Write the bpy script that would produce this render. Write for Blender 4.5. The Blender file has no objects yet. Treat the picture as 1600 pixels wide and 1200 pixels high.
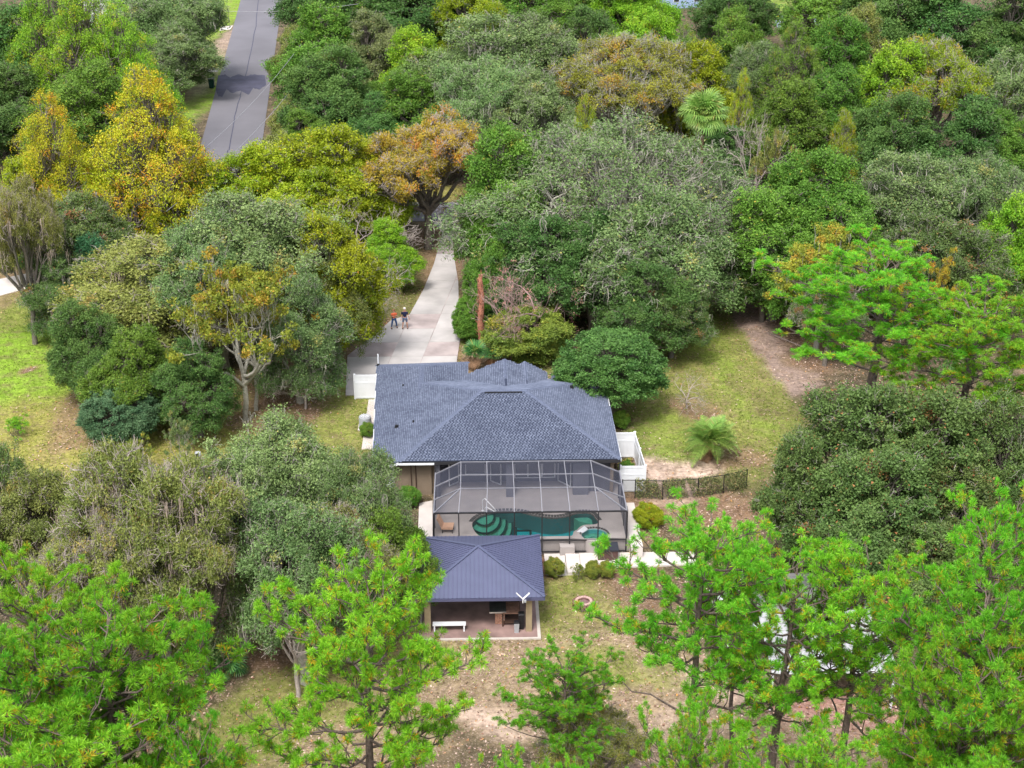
import bpy, math, random
import numpy as np
from mathutils import Vector, Matrix
from mathutils.geometry import tessellate_polygon

random.seed(7); rng = np.random.default_rng(7)
sc = bpy.context.scene
col = sc.collection
R = math.radians
# ------------------------------------------------------------------ camera, world, sun, exposure
CH, TH, YAW, FPX = 47.0, R(24.2), R(-1.44), 2400.0
cam = bpy.data.cameras.new('camera'); co = bpy.data.objects.new('camera', cam); col.objects.link(co)
co.location = (0, 0, CH); co.rotation_euler = (R(90) - TH, 0, YAW)
cam.sensor_width = 36; cam.lens = 36 * FPX / 1600; cam.clip_end = 5000; cam.clip_start = 0.5
sc.camera = co
w = bpy.data.worlds.new('World'); sc.world = w; w.use_nodes = True
nt = w.node_tree; bgn = nt.nodes['Background']
SUN_EL, SUN_ROT = R(58), R(200)
sky = nt.nodes.new('ShaderNodeTexSky'); sky.sky_type = 'NISHITA'; sky.sun_disc = False
sky.sun_elevation = SUN_EL; sky.sun_rotation = SUN_ROT; sky.air_density = 1.2; sky.dust_density = 4.0; sky.ozone_density = 1.0
hsv = nt.nodes.new('ShaderNodeHueSaturation'); hsv.inputs['Saturation'].default_value = 0.42
nt.links.new(sky.outputs[0], hsv.inputs['Color']); nt.links.new(hsv.outputs[0], bgn.inputs[0])
bgn.inputs[1].default_value = 0.14
sl = bpy.data.lights.new('sun', 'SUN'); sl.energy = 1.5; sl.angle = R(14); sl.color = (1, .96, .9)
so = bpy.data.objects.new('sun', sl); col.objects.link(so)
# sun direction: azimuth from +Y clockwise = SUN_ROT
sd = Vector((math.sin(SUN_ROT) * math.cos(SUN_EL), math.cos(SUN_ROT) * math.cos(SUN_EL), math.sin(SUN_EL)))
so.rotation_euler = sd.to_track_quat('Z', 'Y').to_euler(); so.location = (0, 60, 90)
sc.view_settings.view_transform = 'Standard'; sc.view_settings.look = 'None'
sc.view_settings.gamma = 1; sc.view_settings.use_curve_mapping = False
sc.view_settings.exposure = 0.98
sc.render.engine = 'CYCLES'
cy = sc.cycles
cy.max_bounces = 5; cy.diffuse_bounces = 3; cy.glossy_bounces = 2; cy.transmission_bounces = 3; cy.transparent_max_bounces = 12
cy.caustics_reflective = False; cy.caustics_refractive = False

# ------------------------------------------------------------------ placing: a point of the photo, carried down to height z
def P(px, py, z=0.0):
    x = (px - 800) / FPX; y = -(py - 600) / FPX
    fy = math.cos(TH) + y * math.sin(TH); fz = -math.sin(TH) + y * math.cos(TH)
    t = (z - CH) / fz; X = x * t; Y = fy * t
    c, s = math.cos(YAW), math.sin(YAW)
    return Vector((X * c - Y * s, X * s + Y * c, z))
def scl(py, z=0.0):
    return math.cos(TH) * (py + 480) / (CH - z)
LOW = -0.9
def gz(X, Y):
    t = min(1, max(0, (87.0 - Y) / 6.0)); t = t * t * (3 - 2 * t)
    return LOW * t

# ------------------------------------------------------------------ materials
def nodes(m):
    m.use_nodes = True; n = m.node_tree; return n, n.nodes, n.links
def mat(name, c, rough=.8, var=.15, scale=3.0, bump=0.0, bscale=30, metal=0, spec=.3, c2=None, coord='Object'):
    m = bpy.data.materials.new(name); n, N, L = nodes(m)
    b = N['Principled BSDF']; b.inputs['Roughness'].default_value = rough; b.inputs['Metallic'].default_value = metal
    b.inputs['Specular IOR Level'].default_value = spec
    tc = N.new('ShaderNodeTexCoord'); nz = N.new('ShaderNodeTexNoise'); nz.inputs['Scale'].default_value = scale; nz.inputs['Detail'].default_value = 8
    L.new(tc.outputs[coord], nz.inputs['Vector'])
    mx = N.new('ShaderNodeMix'); mx.data_type = 'RGBA'
    rp = N.new('ShaderNodeMapRange'); rp.inputs[1].default_value = .3; rp.inputs[2].default_value = .7
    L.new(nz.outputs[0], rp.inputs[0]); L.new(rp.outputs[0], mx.inputs[0])
    c2 = c2 or tuple(x * (1 - var) for x in c); c1 = tuple(min(1, x * (1 + var)) for x in c)
    mx.inputs[6].default_value = (*c2, 1); mx.inputs[7].default_value = (*c1, 1)
    L.new(mx.outputs[2], b.inputs['Base Color'])
    if bump:
        n2 = N.new('ShaderNodeTexNoise'); n2.inputs['Scale'].default_value = bscale; n2.inputs['Detail'].default_value = 4; L.new(tc.outputs[coord], n2.inputs['Vector'])
        bp = N.new('ShaderNodeBump'); bp.inputs['Strength'].default_value = bump; bp.inputs['Distance'].default_value = .03
        L.new(n2.outputs[0], bp.inputs['Height']); L.new(bp.outputs[0], b.inputs['Normal'])
    return m
def leaf_mat(name, A, B, Cc, rough=.55, trans=.3, spec=.25):
    """A/B: two leaf colours mixed by tint.r, tint.g = value, tint.b = share of the off colour Cc"""
    m = bpy.data.materials.new(name); n, N, L = nodes(m)
    b = N['Principled BSDF']; b.inputs['Roughness'].default_value = rough; b.inputs['Specular IOR Level'].default_value = spec
    at = N.new('ShaderNodeAttribute'); at.attribute_name = 'tint'
    sp = N.new('ShaderNodeSeparateColor'); L.new(at.outputs['Color'], sp.inputs[0])
    m1 = N.new('ShaderNodeMix'); m1.data_type = 'RGBA'; m1.inputs[6].default_value = (*A, 1); m1.inputs[7].default_value = (*B, 1)
    L.new(sp.outputs[0], m1.inputs[0])
    m2 = N.new('ShaderNodeMix'); m2.data_type = 'RGBA'; m2.inputs[7].default_value = (*Cc, 1)
    L.new(m1.outputs[2], m2.inputs[6]); L.new(sp.outputs[2], m2.inputs[0])
    oi = N.new('ShaderNodeObjectInfo')
    hs = N.new('ShaderNodeHueSaturation'); L.new(m2.outputs[2], hs.inputs['Color'])
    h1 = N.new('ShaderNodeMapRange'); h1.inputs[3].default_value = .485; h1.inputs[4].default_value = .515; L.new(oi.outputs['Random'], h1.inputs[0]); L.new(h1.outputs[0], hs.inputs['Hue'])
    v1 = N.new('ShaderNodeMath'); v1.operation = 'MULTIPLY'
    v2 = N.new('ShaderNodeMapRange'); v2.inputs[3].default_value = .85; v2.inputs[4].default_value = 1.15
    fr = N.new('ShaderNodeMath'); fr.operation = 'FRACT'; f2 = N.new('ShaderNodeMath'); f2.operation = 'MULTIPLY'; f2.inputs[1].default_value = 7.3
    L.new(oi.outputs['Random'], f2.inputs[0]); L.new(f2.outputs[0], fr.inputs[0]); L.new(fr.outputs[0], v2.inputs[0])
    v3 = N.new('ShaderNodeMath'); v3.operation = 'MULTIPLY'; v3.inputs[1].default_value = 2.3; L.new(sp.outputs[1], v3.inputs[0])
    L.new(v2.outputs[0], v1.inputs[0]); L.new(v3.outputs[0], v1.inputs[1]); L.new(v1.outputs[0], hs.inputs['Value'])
    L.new(hs.outputs[0], b.inputs['Base Color'])
    tr = N.new('ShaderNodeBsdfTranslucent'); L.new(hs.outputs[0], tr.inputs[0])
    mx = N.new('ShaderNodeMixShader'); mx.inputs[0].default_value = trans
    L.new(b.outputs[0], mx.inputs[1]); L.new(tr.outputs[0], mx.inputs[2]); L.new(mx.outputs[0], N['Material Output'].inputs[0])
    return m
def tint_mat(name, lo, hi, rough=.8, spec=.2):
    """plain surface whose pieces vary between two colours by tint.r"""
    m = bpy.data.materials.new(name); n, N, L = nodes(m)
    b = N['Principled BSDF']; b.inputs['Roughness'].default_value = rough; b.inputs['Specular IOR Level'].default_value = spec
    at = N.new('ShaderNodeAttribute'); at.attribute_name = 'tint'
    sp = N.new('ShaderNodeSeparateColor'); L.new(at.outputs['Color'], sp.inputs[0])
    tc = N.new('ShaderNodeTexCoord'); nz = N.new('ShaderNodeTexNoise'); nz.inputs['Scale'].default_value = .55; nz.inputs['Detail'].default_value = 6
    L.new(tc.outputs['Object'], nz.inputs['Vector'])
    ad = N.new('ShaderNodeMath'); ad.operation = 'MULTIPLY_ADD'; ad.inputs[1].default_value = .9; L.new(nz.outputs[0], ad.inputs[0])
    sb = N.new('ShaderNodeMath'); sb.operation = 'SUBTRACT'; sb.inputs[1].default_value = .45; L.new(sp.outputs[0], sb.inputs[0]); L.new(sb.outputs[0], ad.inputs[2])
    m1 = N.new('ShaderNodeMix'); m1.data_type = 'RGBA'; m1.inputs[6].default_value = (*lo, 1); m1.inputs[7].default_value = (*hi, 1)
    L.new(ad.outputs[0], m1.inputs[0]); L.new(m1.outputs[2], b.inputs['Base Color'])
    return m
def screen_mat(name, c, openness):
    m = bpy.data.materials.new(name); n, N, L = nodes(m)
    b = N['Principled BSDF']; b.inputs['Base Color'].default_value = (*c, 1); b.inputs['Roughness'].default_value = .6
    t = N.new('ShaderNodeBsdfTransparent'); mx = N.new('ShaderNodeMixShader')
    tc = N.new('ShaderNodeTexCoord'); nz = N.new('ShaderNodeTexNoise'); nz.inputs['Scale'].default_value = 1.2; L.new(tc.outputs['Object'], nz.inputs['Vector'])
    mr = N.new('ShaderNodeMapRange'); mr.inputs[3].default_value = openness - .04; mr.inputs[4].default_value = openness + .04; L.new(nz.outputs[0], mr.inputs[0]); L.new(mr.outputs[0], mx.inputs[0])
    L.new(b.outputs[0], mx.inputs[1]); L.new(t.outputs[0], mx.inputs[2]); L.new(mx.outputs[0], N['Material Output'].inputs[0])
    return m

M = {}
M['bark'] = mat('bark', (.16, .14, .12), var=.4, scale=6, bump=.6, bscale=14)
M['pinebark'] = mat('pine_bark', (.13, .10, .085), var=.45, scale=8, bump=.8, bscale=10)
M['lichen'] = mat('lichen_bark', (.36, .345, .29), var=.3, scale=5)
M['deadwood'] = mat('dead_wood', (.42, .36, .33), var=.3, scale=4)
M['reddead'] = mat('red_dead_twigs', (.36, .25, .23), var=.3, scale=4)
M['shingle'] = tint_mat('asphalt_shingle', (.060, .074, .118), (.185, .215, .30), .85, .35)
M['shingle_cap'] = mat('ridge_shingle', (.11, .13, .195), .85, .2, 8)
M['shingle_base'] = mat('dark_shingle_base', (.042, .052, .09), .9, .15, 6)  # dark base layer seen in the gaps between shingle tabs
M['white'] = mat('white_vinyl', (.74, .76, .80), .4, .03, 2, spec=.5)
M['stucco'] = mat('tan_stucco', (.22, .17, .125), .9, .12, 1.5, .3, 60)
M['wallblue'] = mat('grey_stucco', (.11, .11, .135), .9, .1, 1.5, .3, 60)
M['deck'] = mat('cool_deck_coating', (.36, .325, .315), .8, .1, .8, .2, 60)
M['concrete'] = mat('driveway_concrete', (.46, .435, .43), .85, .2, .45, .2, 40)
M['concrete_old'] = mat('weathered_concrete', (.40, .34, .335), .85, .25, .6, .2, 40)
M['walk'] = mat('pale_walk_concrete', (.58, .53, .50), .85, .12, .8)
M['asphalt'] = mat('asphalt', (.16, .155, .175), .85, .16, .12, .2, 40)
M['asphalt_dark'] = mat('asphalt_patch', (.065, .065, .10), .8, .2, .8, .2, 40)
M['glass'] = mat('dark_glass', (.03, .035, .05), .08, .1, 1, spec=.8)
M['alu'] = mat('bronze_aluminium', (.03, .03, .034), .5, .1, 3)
M['alupale'] = mat('pale_aluminium', (.22, .22, .25), .45, .08, 3, spec=.5)  # pale grey colour of the enclosure roof beams
M['steel'] = mat('white_rail', (.8, .8, .82), .3, .03, 3, spec=.6)
M['metalroof'] = mat('standing_seam_metal', (.088, .10, .175), .45, .06, 1.2, spec=.5)
M['metalrib'] = mat('standing_seam_rib', (.085, .09, .17), .5, .06, 1.2, spec=.5)
M['post'] = mat('khaki_post', (.30, .24, .15), .8, .1, 3)
M['slabred'] = mat('stained_patio_slab', (.26, .175, .16), .8, .35, .9)
M['slabedge'] = mat('slab_edge', (.52, .47, .43), .85, .1, 2)
M['brick'] = mat('red_brick', (.36, .19, .13), .9, .3, 9)
M['mortar'] = mat('mortar', (.42, .36, .32), .95, .1, 9)
M['hearth'] = mat('dark_stone_top', (.05, .055, .055), .5, .3, 3)
M['woodred'] = mat('brown_wood', (.26, .15, .11), .7, .3, 4)
M['wooddark'] = mat('dark_wood', (.07, .04, .03), .6, .2, 4)
M['black'] = mat('black_plastic', (.015, .015, .018), .4, .1, 3)
M['greybin'] = mat('grey_plastic', (.35, .36, .38), .5, .1, 3)
M['greenbin'] = mat('green_plastic', (.01, .05, .04), .5, .1, 3)
M['plaster'] = mat('teal_pool_plaster', (.015, .36, .38), .6, .06, 1)
M['stepgreen'] = mat('algae_step_plaster', (.30, .36, .24), .7, .12, 3)
M['stepedge'] = mat('dark_step_trim', (.01, .035, .03), .6, .1, 3)
M['spa'] = mat('spa_plaster', (.35, .52, .56), .6, .15, 2)
M['coping'] = mat('dark_coping_tile', (.06, .06, .06), .5, .3, 9)
M['cushion'] = mat('tan_cushion', (.62, .38, .26), .8, .1, 4)
M['firestone'] = mat('fire_pit_stone', (.17, .09, .075), .9, .35, 7)
M['firecap'] = mat('fire_pit_cap', (.50, .33, .30), .9, .2, 7)
M['ash'] = mat('ash', (.20, .12, .12), .95, .3, 7)
M['acgrey'] = mat('ac_painted_metal', (.35, .37, .40), .5, .08, 4, spec=.4)
M['tub'] = mat('charcoal_cabinet', (.035, .038, .05), .45, .1, 3)
M['tubside'] = mat('brown_cabinet_side', (.09, .05, .045), .6, .15, 4)
M['chain'] = screen_mat('chain_link_mesh', (.05, .055, .05), .72)
M['scr_top'] = screen_mat('insect_screen_roof', (.07, .075, .11), .61)
M['scr_front'] = screen_mat('insect_screen_front', (.10, .10, .11), .84)
M['scr_side'] = screen_mat('insect_screen_side', (.075, .08, .125), .30)
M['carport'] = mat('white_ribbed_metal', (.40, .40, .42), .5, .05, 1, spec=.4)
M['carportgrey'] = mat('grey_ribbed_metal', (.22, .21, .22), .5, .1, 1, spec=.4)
M['moss'] = mat('spanish_moss', (.30, .29, .24), .95, .25, 3)
M['mosswarm'] = mat('tan_spanish_moss', (.36, .29, .24), .95, .25, 3)
M['thatch'] = mat('dry_palm_boot', (.25, .15, .09), .9, .3, 8)
M['snag'] = mat('red_rotten_wood', (.33, .14, .09), .9, .45, 9, .8, 10)
M['orange'] = mat('orange_shirt', (.75, .16, .07), .8, .1, 9)
M['denim'] = mat('blue_denim', (.035, .08, .20), .8, .15, 9)
M['navy'] = mat('navy_shirt', (.015, .02, .06), .8, .1, 9)
M['shorts'] = mat('slate_shorts', (.10, .12, .19), .8, .1, 9)
M['skin'] = mat('skin', (.50, .27, .19), .6, .05, 9)
M['hairw'] = mat('white_hair', (.75, .72, .70), .8, .05, 9)
M['hairb'] = mat('reddish_hair', (.35, .15, .09), .8, .05, 9)
M['shoe'] = mat('black_shoe', (.02, .02, .02), .6, .05, 9)
M['bluehouse'] = mat('pale_blue_siding', (.32, .42, .62), .8, .08, 1)
M['roofgrey'] = mat('far_roof', (.35, .33, .33), .9, .15, 1)
M['housewhite'] = mat('far_white_wall', (.70, .70, .70), .8, .05, 1)
M['wire'] = mat('power_wire', (.35, .35, .38), .6, .05, 1)
M['pond'] = mat('pond_water', (.22, .28, .33), .25, .1, .05, spec=.5)
M['vinyl_blue'] = mat('blue_valve_cover', (.05, .35, .36), .5, .1, 3)
def leafpal(n, A, B, Cc, **k): M[n] = leaf_mat(n, A, B, Cc, **k)
leafpal('lf_pine', (.10, .33, .016), (.25, .52, .030), (.56, .30, .02), trans=.35, rough=.5)
leafpal('lf_live', (.095, .165, .050), (.20, .285, .10), (.36, .32, .10), trans=.2)
leafpal('lf_green', (.075, .175, .022), (.165, .30, .042), (.30, .27, .04))
leafpal('lf_dark', (.052, .130, .032), (.12, .225, .052), (.16, .17, .04))
leafpal('lf_bright', (.11, .28, .018), (.25, .42, .028), (.42, .38, .03))
leafpal('lf_yellow', (.17, .27, .014), (.34, .40, .018), (.50, .28, .03))
leafpal('lf_ochre', (.17, .22, .03), (.34, .35, .04), (.45, .26, .04))
leafpal('lf_autumn', (.25, .40, .016), (.56, .50, .03), (.66, .32, .03))
leafpal('lf_orange', (.28, .27, .03), (.50, .36, .04), (.56, .23, .04))
leafpal('lf_olive', (.14, .185, .045), (.29, .31, .08), (.38, .27, .08))
leafpal('lf_rightoak', (.060, .115, .028), (.135, .20, .055), (.36, .13, .06), trans=.2)
leafpal('lf_hedge', (.045, .105, .045), (.12, .19, .09), (.2, .2, .1), trans=.2)
leafpal('lf_camellia', (.035, .100, .020), (.105, .215, .048), (.2, .3, .12), rough=.5, trans=.15, spec=.3)
leafpal('lf_shrub', (.10, .16, .03), (.28, .32, .05), (.4, .3, .05))
leafpal('lf_palm', (.16, .30, .06), (.33, .48, .12), (.35, .30, .10), rough=.4, spec=.4)
leafpal('lf_palmetto', (.05, .16, .05), (.12, .28, .07), (.35, .36, .08), rough=.4, spec=.4)
leafpal('lf_red', (.40, .20, .17), (.50, .28, .23), (.45, .12, .10))
leafpal('lf_teal', (.035, .13, .05), (.08, .22, .09), (.2, .3, .1))
leafpal('lf_vine', (.08, .13, .04), (.22, .25, .10), (.42, .34, .15))
leafpal('grass', (.14, .22, .03), (.24, .27, .05), (.42, .32, .16), trans=.3)
leafpal('litter', (.24, .125, .08), (.60, .46, .38), (.50, .26, .07), trans=.1)

# ------------------------------------------------------------------ mesh building
class MB:
    def __init__(s): s.v = []; s.f = []; s.t = []
    def add(s, vs, fs, tint=None):
        o = len(s.v); s.v += [tuple(x) for x in vs]; s.f += [tuple(i + o for i in f) for f in fs]
        if tint is not None: s.t += [tint] * len(vs)
        return s
    def box(s, x0, y0, z0, x1, y1, z1, tint=None):
        return s.add([(x0,y0,z0),(x1,y0,z0),(x1,y1,z0),(x0,y1,z0),(x0,y0,z1),(x1,y0,z1),(x1,y1,z1),(x0,y1,z1)],
                     [(0,3,2,1),(4,5,6,7),(0,1,5,4),(1,2,6,5),(2,3,7,6),(3,0,4,7)], tint)
    def cbox(s, c, sx, sy, sz, rot=0, bev=0):
        x, y, z = sx/2, sy/2, sz/2
        k = math.cos(rot), math.sin(rot)
        def q(a, b, d): return (c[0]+a*k[0]-b*k[1], c[1]+a*k[1]+b*k[0], c[2]+d)
        return s.add([q(-x,-y,-z),q(x,-y,-z),q(x,y,-z),q(-x,y,-z),q(-x,-y,z),q(x,-y,z),q(x,y,z),q(-x,y,z)],
                     [(0,3,2,1),(4,5,6,7),(0,1,5,4),(1,2,6,5),(2,3,7,6),(3,0,4,7)])
    def prism(s, poly, z0, z1, holes=()):
        """horizontal polygon (with holes) extruded from z0 to z1; z may be functions of (x, y)"""
        f0 = z0 if callable(z0) else (lambda x, y: z0); f1 = z1 if callable(z1) else (lambda x, y: z1)
        loops = [list(poly)] + [list(h) for h in holes]; allp = [p for l in loops for p in l]; n = len(allp)
        tris = tessellate_polygon([[Vector((p[0], p[1], 0)) for p in l] for l in loops])
        vs = [(p[0], p[1], f1(p[0], p[1])) for p in allp] + [(p[0], p[1], f0(p[0], p[1])) for p in allp]
        fs = []
        for a, b, c in tris:
            A, B, C = allp[a], allp[b], allp[c]
            if (B[0]-A[0])*(C[1]-A[1])-(B[1]-A[1])*(C[0]-A[0]) < 0: b, c = c, b
            fs.append((a, b, c)); fs.append((a+n, c+n, b+n))
        o = 0
        for li, l in enumerate(loops):
            m = len(l)
            for i in range(m):
                j = (i+1) % m; fs.append((o+i, o+i+n, o+j+n, o+j))
            o += m
        return s.add(vs, fs)
    def bar(s, a, b, w, h=None, up=(0,0,1)):
        a, b = Vector(a), Vector(b); h = h or w; d = (b-a).normalized(); u = Vector(up)
        if abs(d.dot(u)) > .99: u = Vector((0,1,0))
        r = d.cross(u).normalized() * w/2; u = r.cross(d).normalized() * h/2
        vs = [a-r-u, a+r-u, a+r+u, a-r+u, b-r-u, b+r-u, b+r+u, b-r+u]
        return s.add(vs, [(0,1,2,3),(7,6,5,4),(0,4,5,1),(1,5,6,2),(2,6,7,3),(3,7,4,0)])
    def tube(s, pts, rad, n=8, cap=True):
        pts = [Vector(p) for p in pts]; m = len(pts)
        if not hasattr(rad, '__len__'): rad = [rad]*m
        vs, fs = [], []; ref = Vector((.31,.87,.38))
        for i, p in enumerate(pts):
            d = (pts[min(i+1,m-1)]-pts[max(i-1,0)]).normalized()
            u = d.cross(ref)
            if u.length < .05: u = d.cross(Vector((1,0,0)))
            u.normalize(); v = d.cross(u)
            for k in range(n):
                a = 2*math.pi*k/n; vs.append(p + (u*math.cos(a)+v*math.sin(a))*rad[i])
        for i in range(m-1):
            for k in range(n):
                k2 = (k+1) % n; fs.append((i*n+k, i*n+k2, (i+1)*n+k2, (i+1)*n+k))
        if cap: fs += [tuple(range(n))[::-1], tuple(range((m-1)*n, m*n))]
        return s.add(vs, fs)
    def lathe(s, c, prof, n=20):
        vs, fs = [], []; m = len(prof)
        for r, z in prof:
            for k in range(n):
                a = 2*math.pi*k/n; vs.append((c[0]+r*math.cos(a), c[1]+r*math.sin(a), c[2]+z))
        for i in range(m-1):
            for k in range(n): fs.append((i*n+k, i*n+(k+1)%n, (i+1)*n+(k+1)%n, (i+1)*n+k))
        fs += [tuple(range(n))[::-1], tuple(range((m-1)*n, m*n))]
        return s.add(vs, fs)
def wloc(o):
    v = Vector((0,0,0))
    while o: v = v + Vector(o.location); o = o.parent
    return v
def tag(o, label=None, cat=None, group=None, kind=None):
    for k, v in (('label', label), ('category', cat), ('group', group), ('kind', kind)):
        if v: o[k] = v
    return o
def raw(name, me, m, parent=None):
    o = bpy.data.objects.new(name, me); col.objects.link(o)
    if m: me.materials.append(m)
    if parent: o.parent = parent
    return o
def obj(name, mb, m, parent=None, origin=None, smooth=False, **k):
    """mesh given in world coordinates, linked as one object"""
    off = wloc(parent) if parent else Vector((0,0,0))
    me = bpy.data.meshes.new(name)
    loc = Vector(origin) - off if origin is not None else Vector((0,0,0))
    tot = off + loc
    me.from_pydata([(v[0]-tot.x, v[1]-tot.y, v[2]-tot.z) for v in mb.v], [], mb.f)
    if mb.t:
        a = me.attributes.new('tint', 'FLOAT_COLOR', 'POINT'); a.data.foreach_set('color', np.array(mb.t, np.float32).ravel())
    if smooth: me.shade_smooth()
    me.update()
    o = raw(name, me, m, parent); o.location = loc
    tag(o, **k); return o
def thing(name, loc, label, cat, group=None):
    o = bpy.data.objects.new(name, None); col.objects.link(o); o.location = loc; o.empty_display_size = .5
    return tag(o, label, cat, group)
def copy_tree(o, parent=None):
    c = o.copy(); col.objects.link(c)
    if parent: c.parent = parent
    for ch in list(o.children): copy_tree(ch, c)
    return c
def npmesh(name, V, F, tint=None):
    """V (n,3); F (m,k) faces of constant size"""
    me = bpy.data.meshes.new(name); m, k = F.shape
    me.vertices.add(len(V)); me.vertices.foreach_set('co', np.ascontiguousarray(V, np.float32).ravel())
    me.loops.add(m*k); me.loops.foreach_set('vertex_index', np.ascontiguousarray(F, np.int32).ravel())
    me.polygons.add(m); me.polygons.foreach_set('loop_start', np.arange(0, m*k, k, dtype=np.int32))
    if tint is not None:
        a = me.attributes.new('tint', 'FLOAT_COLOR', 'POINT'); a.data.foreach_set('color', np.ascontiguousarray(tint, np.float32).ravel())
    me.update(calc_edges=True); me.validate(); return me
def unit(a): return a / np.maximum(np.linalg.norm(a, axis=-1, keepdims=True), 1e-9)
def rvec(n): return unit(rng.normal(size=(n, 3)))

def leaf_arrays(C, Nn, size, tint, aspect=.55):
    n = len(C); t = unit(np.cross(Nn, rvec(n))); b = np.cross(Nn, t)
    s = np.asarray(size).reshape(-1, 1)
    V = np.stack([C - t*s, C - b*s*aspect, C + t*s, C + b*s*aspect], 1).reshape(-1, 3)
    F = np.arange(n*4).reshape(-1, 4); T = np.repeat(tint, 4, axis=0)
    return V, F, T
def leaf_tris(C, Nn, size, tint, aspect=.6):
    n = len(C); t = unit(np.cross(Nn, rvec(n))); b = np.cross(Nn, t); s = np.asarray(size).reshape(-1, 1)
    V = np.stack([C + t*s, C - t*s*.6 + b*s*aspect, C - t*s*.6 - b*s*aspect], 1).reshape(-1, 3)
    return V, np.arange(n*3).reshape(-1, 3), np.repeat(tint, 3, axis=0)
def tints(n, hue, off=0.0, val=.14):
    T = np.ones((n, 4)); T[:, 0] = np.clip(hue + rng.normal(size=n)*.13, 0, 1)
    T[:, 1] = .5*np.clip(1 + rng.normal(size=n)*val, .45, 1.6); T[:, 2] = (rng.random(n) < off) * rng.uniform(.4, 1, n); return T

def tube_arrays(paths, n=4):
    """paths: list of (pts (k,3), radii (k,)); returns V, F quads"""
    Vs, Fs, o = [], [], 0; ang = np.arange(n)*2*np.pi/n
    for pts, rad in paths:
        pts = np.asarray(pts, float); k = len(pts); d = unit(np.gradient(pts, axis=0))
        u = unit(np.cross(d, np.array([.31,.87,.38]))); v = np.cross(d, u)
        ring = pts[:,None,:] + (u[:,None,:]*np.cos(ang)[None,:,None] + v[:,None,:]*np.sin(ang)[None,:,None])*np.asarray(rad)[:,None,None]
        Vs.append(ring.reshape(-1,3))
        i = np.arange(k-1)[:,None]*n; j = np.arange(n)[None,:]; j2 = (j+1)%n
        Fs.append(np.stack([i+j, i+j2, i+n+j2, i+n+j], -1).reshape(-1,4)+o); o += k*n
    return np.concatenate(Vs), np.concatenate(Fs)
def wob(a, b, k, amp):
    t = np.linspace(0, 1, k)[:,None]; p = a*(1-t)+b*t
    p[1:-1] += rng.normal(size=(k-2,3))*amp; return p

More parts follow.
